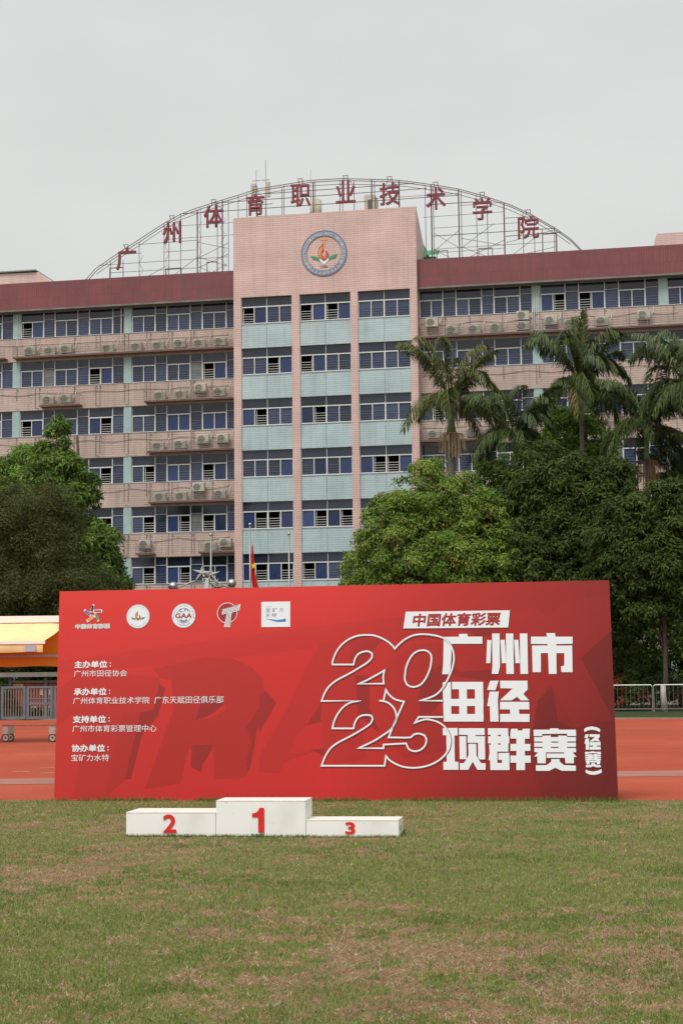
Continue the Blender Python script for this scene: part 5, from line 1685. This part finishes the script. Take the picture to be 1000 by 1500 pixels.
for x in (XL + .1, -7.32):
    for y in (-.0, 1.6):
        MB().box(x - .035, x + .035, y - .035, y + .035, 0, 3.19).build('post', M['cream'], aw)
MB().box(XL, -7.3, 1.5, 1.7, 3.2, 3.3).build('rear_beam', M['awn_white'], aw)
m = MB()
quadbox(m, [(XL, .1, 3.3), (-7.3, .1, 3.3), (-7.3, 1.6, 3.25), (XL, 1.6, 3.25)], .015)
m.build('roof_cloth', M['awn_y'], aw)

tr = thing('wheeled_trolley', 'low cream trolley frame on castor wheels standing on the red track', 'trolley', (-8.95, 44.8, 0), -.26)
MB().box(-.35, 1.25, -.02, .02, .43, .46).build('frame_bar', M['rail'], tr)
MB().box(-.35, 1.25, .28, .32, .425, .455).build('frame_bar', M['rail'], tr)
for x in (-.33, 1.1):
    MB().box(x, x + .06, .021, .279, .425, .465).build('cross_bar', M['rail'], tr)
for x in (-.22, 1.16):
    for y in (0, .3):
        g = MB()
        g.box(x - .08, x + .08, y - .06, y + .06, .22, .418)
        g.box(x - .1, x + .1, y - .07, y + .07, .3, .33)
        lg = g.build('leg', M['cream'], tr)
        g = MB()
        n = 16
        for rr, ww in ((.115, .025),):
            i = len(g.v)
            for yy in (y - ww, y + ww):
                g.v += [(x + rr * math.cos(6.2832 * k / n), yy, .12 + rr * math.sin(6.2832 * k / n)) for k in range(n)]
            for k in range(n):
                j = (k + 1) % n
                g.f.append([i + k, i + j, i + n + j, i + n + k])
            g.f.append([i + k for k in range(n)])
            g.f.append([i + n + k for k in range(n)][::-1])
        wh = g.build('castor_wheel', M['cream'], tr)
        g = MB()
        g.disc(x, .12, .118, y - .028, 16, r_in=.085)
        g.disc(x, .12, .03, y - .029, 10)
        g.build('tyre', M['rubber'], wh)
        MB().box(x - .05, x + .05, y - .035, y + .035, .2, .219).build('wheel_fork', M['rubber'], wh)

# ================================================================== THE EVENT BACKDROP
LEAN = R(3.5)
bn = Vector((-.16188, -.98681, 0))
ux = Vector((.98681, -.16188, 0))
vz = (Vector((0, 0, 1)) * math.cos(LEAN) - bn * math.sin(LEAN)).normalized()
yy = vz.cross(ux)
bd = thing('event_backdrop', 'large red printed stage backdrop for an athletics meet with white Chinese lettering', 'backdrop')
bd.matrix_world = Matrix(((ux.x, yy.x, vz.x, -3.923), (ux.y, yy.y, vz.y, 22.424), (ux.z, yy.z, vz.z, 0), (0, 0, 0, 1)))
BW, BH = 7.515, 2.855
# base colours of the print at a 5 x 4 set of points (display-like values)
CP = np.array([[sr('#c02f2b'), sr('#c22b28'), sr('#c82c29'), sr('#8e201d'), sr('#6c1a18')],
               [sr('#c23330'), sr('#c32f2b'), sr('#c72d2a'), sr('#a32724'), sr('#701c1a')],
               [sr('#d23733'), sr('#cf3531'), sr('#ca2e2b'), sr('#a92927'), sr('#86211f')],
               [sr('#dc3b37'), sr('#dc3b37'), sr('#d93a36'), sr('#b52e2b'), sr('#8c2523')]])
KP = .97
def base_col(u, v):
    x = min(max(u / BW, 0), .9999) * 4
    y_ = min(max(v / BH, 0), .9999) * 3
    i, j = int(x), int(y_)
    fx, fy = x - i, y_ - j
    return ((CP[j, i] * (1 - fx) + CP[j, i + 1] * fx) * (1 - fy) + (CP[j + 1, i] * (1 - fx) + CP[j + 1, i + 1] * fx) * fy) * KP
MB().box(0, BW - .045, .004, .05, .002, BH - .003).build('panel', M['print'] if False else mat('red_fabric_wrap', tuple(sr('#b82c29')[k] * KP for k in range(3)), .5), bd)
# frame behind
for x in (.05, 1.9, 3.75, 5.6, 7.45):
    MB().box(x - .025, x + .025, .051, .1, 0.01, BH - .02).build('frame_post', M['alu'], bd)
    m = MB()
    m.tube([(x, .1, 2.2), (x, 1.15, .09)], .022, 6)
    m.tube([(x, .1, .06), (x, 1.15, .09)], .022, 6)
    m.build('rear_brace', M['alu'], bd)
for z in (.05, .95, 1.9, 2.8):
    MB().box(.08, BW - .08, .101, .13, z - .02, z + .02).build('frame_rail', M['alu'], bd)

def tri_sub(pts, maxl=.45):
    out = []
    st = [tuple(pts[q] for q in t) for t in tessellate_polygon([[Vector((a, b_, 0)) for a, b_ in pts]])]
    while st:
        a, b_, c = st.pop()
        L_ = [math.dist(a, b_), math.dist(b_, c), math.dist(c, a)]
        k = L_.index(max(L_))
        if L_[k] < maxl:
            out.append((a, b_, c))
            continue
        p = (a, b_, c)
        q0, q1, q2 = p[k], p[(k + 1) % 3], p[(k + 2) % 3]
        mm = ((q0[0] + q1[0]) / 2, (q0[1] + q1[1]) / 2)
        st += [(q0, mm, q2), (mm, q1, q2)]
    return out
def coloured(name, items, parent, m):
    """items: (tone, pts, y)"""
    vs, fs, cs = [], [], []
    for t0, pts, y in items:
        for tri in tri_sub(pts):
            a, b_, c = tri
            if (b_[0] - a[0]) * (c[1] - a[1]) - (b_[1] - a[1]) * (c[0] - a[0]) < 0:
                tri = (a, c, b_)
            i = len(vs)
            for u, v in tri:
                vs.append((u, y, v))
                bc = base_col(u, v)
                tone = 1 - (1 - t0) * .85
                g = (bc[0] + bc[1]) * .02 * (1 - min(tone, 1))
                cs.append([bc[0] * (tone * .85 + .15) + g, bc[1] * (tone * .7 + .3) + g, bc[2] * (tone * .7 + .3) + g])
            fs.append((i, i + 1, i + 2))
    return link(name, np_mesh(name, np.array(vs), np.array(fs), np.array(cs), m), parent)
coloured('background_print', [(1., [(0, 0.001), (BW, .001), (BW - .04, BH), (-.0, BH)], 0)], bd, M['print'])
def clampp(pts):
    return [(min(max(u, .005), BW - .03), min(max(v, .02), BH - .01)) for u, v in pts]
coloured('block_letter_print', [(t, clampp(p), -.0004 - .00006 * k) for k, (t, p) in enumerate(FACETS)], bd, M['print'])
Y1 = -.0024
sh = MB()
ti = MB()
k = 0
for ch, polys in TITLE.items():
    for p in polys:
        sh.flat([(u + .010, v - .010) for u, v in p], Y1 - .00003 * k)
        k += 1
Y2 = Y1 - .00003 * k - .0002
k = 0
for ch, polys in TITLE.items():
    for p in polys:
        ti.flat(p, Y2 - .00003 * k)
        k += 1
Y3 = Y2 - .00003 * k - .0002
sh.build('title_shadow', M['pr_shadow'], bd)
ti.build('title_lettering', M['pr_white'], bd, label='heavy white Chinese characters of the event title on three lines')
def smooth_line(pts):
    """rounded where the turn is mild, sharp where it is a corner"""
    n = len(pts)
    closed = math.dist(pts[0], pts[-1]) < .01
    out = []
    def turn(a, b_, c):
        v1 = Vector((b_[0] - a[0], b_[1] - a[1]))
        v2 = Vector((c[0] - b_[0], c[1] - b_[1]))
        return v1.angle(v2) if v1.length > 1e-6 and v2.length > 1e-6 else 0
    cor = [True] * n
    for k in range(1, n - 1):
        cor[k] = turn(pts[k - 1], pts[k], pts[k + 1]) > R(48)
    if closed:
        c0 = turn(pts[-2], pts[0], pts[1]) > R(48)
        cor[0] = cor[-1] = c0
    for k in range(n - 1):
        p1, p2 = pts[k], pts[k + 1]
        p0 = pts[k - 1] if k > 0 else (pts[-2] if closed else p1)
        p3 = pts[k + 2] if k + 2 < n else (pts[1] if closed else p2)
        if cor[k]:
            p0 = None
        if cor[k + 1]:
            p3 = None
        ln = math.dist(p1, p2)
        t1 = ((p2[0] - p0[0]) / 2, (p2[1] - p0[1]) / 2) if p0 else (p2[0] - p1[0], p2[1] - p1[1])
        t2 = ((p3[0] - p1[0]) / 2, (p3[1] - p1[1]) / 2) if p3 else (p2[0] - p1[0], p2[1] - p1[1])
        def lim(t):
            q = math.hypot(*t)
            return (t[0] * min(1, ln / q), t[1] * min(1, ln / q)) if q > 1e-9 else t
        t1, t2 = lim(t1), lim(t2)
        m_ = max(1, min(6, int(ln / .02))) if not (cor[k] and cor[k + 1]) else 1
        for s in range(m_):
            t = s / m_
            h1, h2, h3, h4 = 2 * t ** 3 - 3 * t ** 2 + 1, t ** 3 - 2 * t ** 2 + t, -2 * t ** 3 + 3 * t ** 2, t ** 3 - t ** 2
            out.append((h1 * p1[0] + h2 * t1[0] + h3 * p2[0] + h4 * t2[0], h1 * p1[1] + h2 * t1[1] + h3 * p2[1] + h4 * t2[1]))
    out.append(pts[-1])
    return out
def ribbon(mb, pts, w, y):
    n = len(pts)
    closed = math.dist(pts[0], pts[-1]) < .01
    L_, R_ = [], []
    for k in range(n):
        a = pts[k - 1] if k > 0 else (pts[-2] if closed else None)
        c = pts[k + 1] if k < n - 1 else (pts[1] if closed else None)
        b_ = pts[k]
        d1 = Vector((b_[0] - a[0], b_[1] - a[1])).normalized() if a else None
        d2 = Vector((c[0] - b_[0], c[1] - b_[1])).normalized() if c else None
        d1 = d1 or d2
        d2 = d2 or d1
        n1, n2 = Vector((-d1.y, d1.x)), Vector((-d2.y, d2.x))
        mm = n1 + n2
        if mm.length < 1e-4:
            mm = n1
        mm.normalize()
        s = w / 2 / max(.38, mm.dot(n1))
        L_.append((b_[0] + mm.x * s, b_[1] + mm.y * s))
        R_.append((b_[0] - mm.x * s, b_[1] - mm.y * s))
    i = len(mb.v)
    for a, b_ in zip(L_, R_):
        mb.v += [(a[0], y, a[1]), (b_[0], y, b_[1])]
    for k in range(n - 1):
        mb.f.append([i + 2 * k, i + 2 * k + 1, i + 2 * k + 3, i + 2 * k + 2])
s_, w_ = MB(), MB()
for k, ln in enumerate(YEAR):
    q = smooth_line(ln)
    ribbon(s_, [(u + .007, v - .007) for u, v in q], .03, Y3 - .00004 * k)
    ribbon(w_, q, .022, Y3 - .0003 - .00004 * k)
s_.build('year_shadow', M['pr_shadow'], bd)
w_.build('year_numerals', M['pr_white'], bd, label='white outlined slanting numerals 2025')

YT = -.0062
tg = MB()
tg.flat([(4.80, 2.488), (6.179, 2.483), (6.151, 2.257), (4.766, 2.266)], YT)
tgo = tg.build('title_tag', M['pr_white'], bd)
m = MB()
m.flat([(4.81, 2.478), (6.189, 2.473), (6.161, 2.247), (4.776, 2.256)], YT + .0003)
m.build('tag_shadow', M['pr_shadow'], bd)
m = MB()
write(m, '中国体育彩票', (4.895, 2.285, 6.055, 2.462), YT - .0006, .035, shear=.14)
m.build('tag_lettering', M['pr_red'], tgo)
m = MB()
for txt, bold, bx in TEXTS:
    write(m, txt.replace('：', ''), (bx[0], bx[1], bx[2] - (.055 if bold else 0), bx[3]), YT, .028 if bold else .0)
    if bold:
        for dz in (.25, .65):
            m.disc(bx[2] - .012, bx[1] + (bx[3] - bx[1]) * dz, .009, YT, 8)
m.build('organiser_lettering', M['pr_white'], bd)
# sponsor marks
def bars(name, col, pts, parent):
    o1 = MB()
    c = (sum(p[0] for p in pts) / 4, sum(p[1] for p in pts) / 4)
    o1.flat([(c[0] + (p[0] - c[0]) * 1.18 + (.006 if p[0] > c[0] else -.006), c[1] + (p[1] - c[1]) * 1.18 + (.006 if p[1] > c[1] else -.006)) for p in pts], YT)
    b0 = o1.build('mark_outline', M['pr_white'], parent)
    MB().flat(pts, YT - .0006).build(name, col, b0)
def slab(cx, cz, L_, w0, ang):
    a = R(ang)
    d = (math.cos(a), math.sin(a))
    n_ = (-d[1], d[0])
    return [(cx + sx * L_ / 2 * d[0] + sz * w0 / 2 * n_[0], cz + sx * L_ / 2 * d[1] + sz * w0 / 2 * n_[1]) for sx, sz in ((-1, -1), (1, -1), (1, 1), (-1, 1))]
for nm, c, q in (('black_stroke', 'pr_black', slab(.473, .0 + 2.61, .085, .026, 72)), ('red_stroke', 'pr_red', slab(.553, 2.572, .1, .024, 0)),
                 ('blue_stroke', 'pr_blue', slab(.41, 2.55, .095, .028, -42)), ('orange_stroke', 'pr_orange', slab(.458, 2.47, .1, .034, 32)), ('green_stroke', 'pr_green', slab(.543, 2.492, .1, .026, -72))):
    bars(nm, M[c], q, bd)
m = MB()
write(m, '中国体育彩票', (.239, 2.328, .733, 2.399), YT, .06)
b0 = m.build('mark_lettering', M['pr_white'], bd)
m = MB()
write(m, '中国体育彩票', (.246, 2.333, .726, 2.394), YT - .0006, .0)
m.build('mark_lettering_inline', M['pr_grey'], b0)
def badge(cx, cz, r_):
    m = MB()
    m.disc(cx, cz, r_, YT, 40)
    b_ = m.build('round_badge', M['pr_white'], bd)
    m = MB()
    m.disc(cx, cz, r_, YT - .0003, 40, r_in=r_ * .955)
    m.build('badge_rim', M['pr_grey'], b_)
    return b_
b1 = badge(1.127, 2.488, .165)
c_ = (1.127, 2.488)
f1, f2, g1, w1, t1 = MB(), MB(), MB(), MB(), MB()
flame(f1, c_[0], c_[1] + .012, .105, YT - .0009)
flame_hi(f2, c_[0], c_[1] + .012, .105, YT - .0012)
book(g1, w1, c_[0], c_[1] + .02, .105, YT - .0009)
ring_text(t1, 'GUANGZHOU POLYTECHNIC OF SPORTS', *c_, .138, .016, 205, -25, YT - .0009, 0)
ring_text(t1, '广州体育职业技术学院', *c_, .136, .021, 215, 325, YT - .0009, 0, inward=True)
f1.build('flame', M['pr_red'], b1)
f2.build('flame_highlight', M['pr_orange'], b1)
g1.build('book_cover', M['pr_green'], b1)
t1.build('ring_lettering', M['pr_grey'], b1)
b2 = badge(1.767, 2.487, .167)
c_ = (1.767, 2.487)
m = MB()
write(m, 'GAA', (c_[0] - .118, c_[1] - .035, c_[0] + .118, c_[1] + .035), YT - .0012, .03)
m.build('badge_lettering', M['pr_red'], b2)
m = MB()
for sx in (-1, 1):
    m.disc(c_[0] + sx * .033, c_[1] + .073, .026, YT - .0009, 16, r_in=.014, a0=-40 if sx > 0 else 60, a1=230 if sx > 0 else 330)
    m.disc(c_[0] + sx * .144, c_[1] - .03, .008, YT - .0009, 8)
m.disc(c_[0], c_[1], .105, YT - .0006, 40, r_in=.098, a0=25, a1=155)
m.disc(c_[0], c_[1], .105, YT - .0006, 40, r_in=.098, a0=205, a1=335)
for k in range(5):
    a = R(270 + (k - 2) * 26)
    m.flat([(c_[0] + .035 * math.cos(a - .1), c_[1] - .03 + .03 * math.sin(a - .1)), (c_[0] + .062 * math.cos(a - .2), c_[1] - .03 + .062 * math.sin(a - .2)), (c_[0] + .062 * math.cos(a + .2), c_[1] - .03 + .062 * math.sin(a + .2)), (c_[0] + .035 * math.cos(a + .1), c_[1] - .03 + .03 * math.sin(a + .1))], YT - .0009 - .00005 * k)
ring_text(m, '广州市田径协会', *c_, .132, .022, 225, 315, YT - .0009, 0, inward=True)
ring_text(m, 'GUANGZHOU ATHLETICS ASSOCIATION', *c_, .135, .014, 190, -10, YT - .0009, 0)
m.build('badge_ornament', M['pr_navy'], b2)
m = MB()
c_ = (2.372, 2.515)
m.disc(*c_, .14, YT, 40, r_in=.132)
rg = m.build('ring_mark', M['pr_white'], bd)
m = MB()
m.disc(*c_, .118, YT, 36)
m.build('ring_core', M['pr_red'], rg)
m = MB()
m.flat([(2.305, 2.569), (2.49, 2.61), (2.555, 2.632), (2.54, 2.545), (2.44, 2.522), (2.415, 2.321), (2.33, 2.325), (2.369, 2.51), (2.297, 2.492)], YT - .0006)
to = m.build('letter_mark', M['pr_white'], rg)
m = MB()
for k in range(4):
    o_ = k * .019
    m.flat([(2.306, 2.505 + o_), (2.535, 2.553 + o_), (2.535, 2.559 + o_), (2.306, 2.511 + o_)], YT - .0012 - .00005 * k)
    m.flat([(2.345 + o_, 2.33), (2.351 + o_, 2.33), (2.39 + o_ * .9, 2.515), (2.384 + o_ * .9, 2.515)], YT - .0015 - .00005 * k)
m.build('letter_stripe', M['pr_shadow'], rg)
m = MB()
m.flat([(2.843, 2.656), (3.239, 2.654), (3.24, 2.312), (2.845, 2.314)], YT)
sq = m.build('square_mark', M['pr_white'], bd)
m = MB()
write(m, '宝', (2.903, 2.513, 2.968, 2.571), YT - .0006, .0, .15)
write(m, '矿', (2.993, 2.513, 3.058, 2.571), YT - .0006, .0, .15)
write(m, '力', (3.087, 2.513, 3.145, 2.571), YT - .0006, .0, .15)
write(m, '水', (2.903, 2.444, 2.968, 2.502), YT - .0006, .0, .15)
write(m, '特', (2.985, 2.444, 3.05, 2.502), YT - .0006, .0, .15)
for k in range(6):
    m.box(2.905 + k * .014, 2.911 + k * .014, YT - .0009, YT - .0006, 2.586, 2.592)
m.build('mark_lettering', M['pr_navy'], sq)
m = MB()
m.flat([(2.889, 2.427), (2.978, 2.419), (3.058, 2.407), (3.12, 2.412), (3.179, 2.426), (3.18, 2.382), (3.067, 2.379), (2.978, 2.403)], YT - .0006)
m.build('wave', M['pr_blue'], sq)

# ================================================================== PODIUM
PA = math.atan2(-.387, 2.777)
def podium(label, gx, gy, w_, d_, h_, num, nx0, nz0, nx1, nz1):
    t = thing('podium_block', label, 'podium', (gx, gy, .0), PA, 'winners podium blocks on the grass')
    o = MB().box(0, w_, 0, d_, -.01, h_ - .013).build('box', M['pod'], t)
    bevel(o, .004, 2)
    o = MB().box(-.001, w_ + .001, -.002, d_ + .003, h_ - .0125, h_).build('top_board', M['top'], t)
    bevel(o, .003, 2)
    m = MB()
    if num == '1':
        w1, h1 = nx1 - nx0, nz1 - nz0
        m.flat([(nx0 + w1 * a, nz0 + h1 * b) for a, b in ((.5, 0), (1, 0), (1, 1), (.62, 1), (.5, .88), (.3, .8), (0, .78), (0, .62), (.5, .62))], -.0085)
    else:
        write(m, num, (nx0, nz0, nx1, nz1), -.0085, .022)
    m.build('numeral', M['num_red'], t)
    return t
M['top'] = mat('worn_cream_board', (.78, .73, .68), .6, var=.15, vscale=5, stretch=(1, 8, 1))
# scuffs on the white paint
for mm in (M['white'],):
    pass
podium('white podium block with red number 2, left of the tallest block', -2.245, 17.073, .938, .52, .266, '2', .39, .055, .53, .243)
podium('tallest white podium block with red number 1, in the middle', -1.312, 16.944, .925, .42, .384, '1', .375, .06, .5, .31)
p3 = podium('lowest white podium block with red number 3, at the right end', -.392, 16.817, .94, .4, .19, '3', .4, .045, .5, .168)
m = MB()
m.box(.941, .9425, .15, .21, .07, .12)
m.build('hand_hole', M['ac_dark'], p3)
# tuft of weed against the middle block
weeds(0, 'weed_tuft', 'small green weed tuft at the foot of the tallest podium block', [(.07, .15, .09), (.1, .2, .12), (.13, .22, .14)], .05, .012, spots=[(-.86 + .09 * rng.normal() * .5, 16.82 + .02 * rng.normal()) for _ in range(5)] + [(-.62, 16.8), (-.42, 16.78), (-1.75, 16.93), (-1.6, 16.9)])
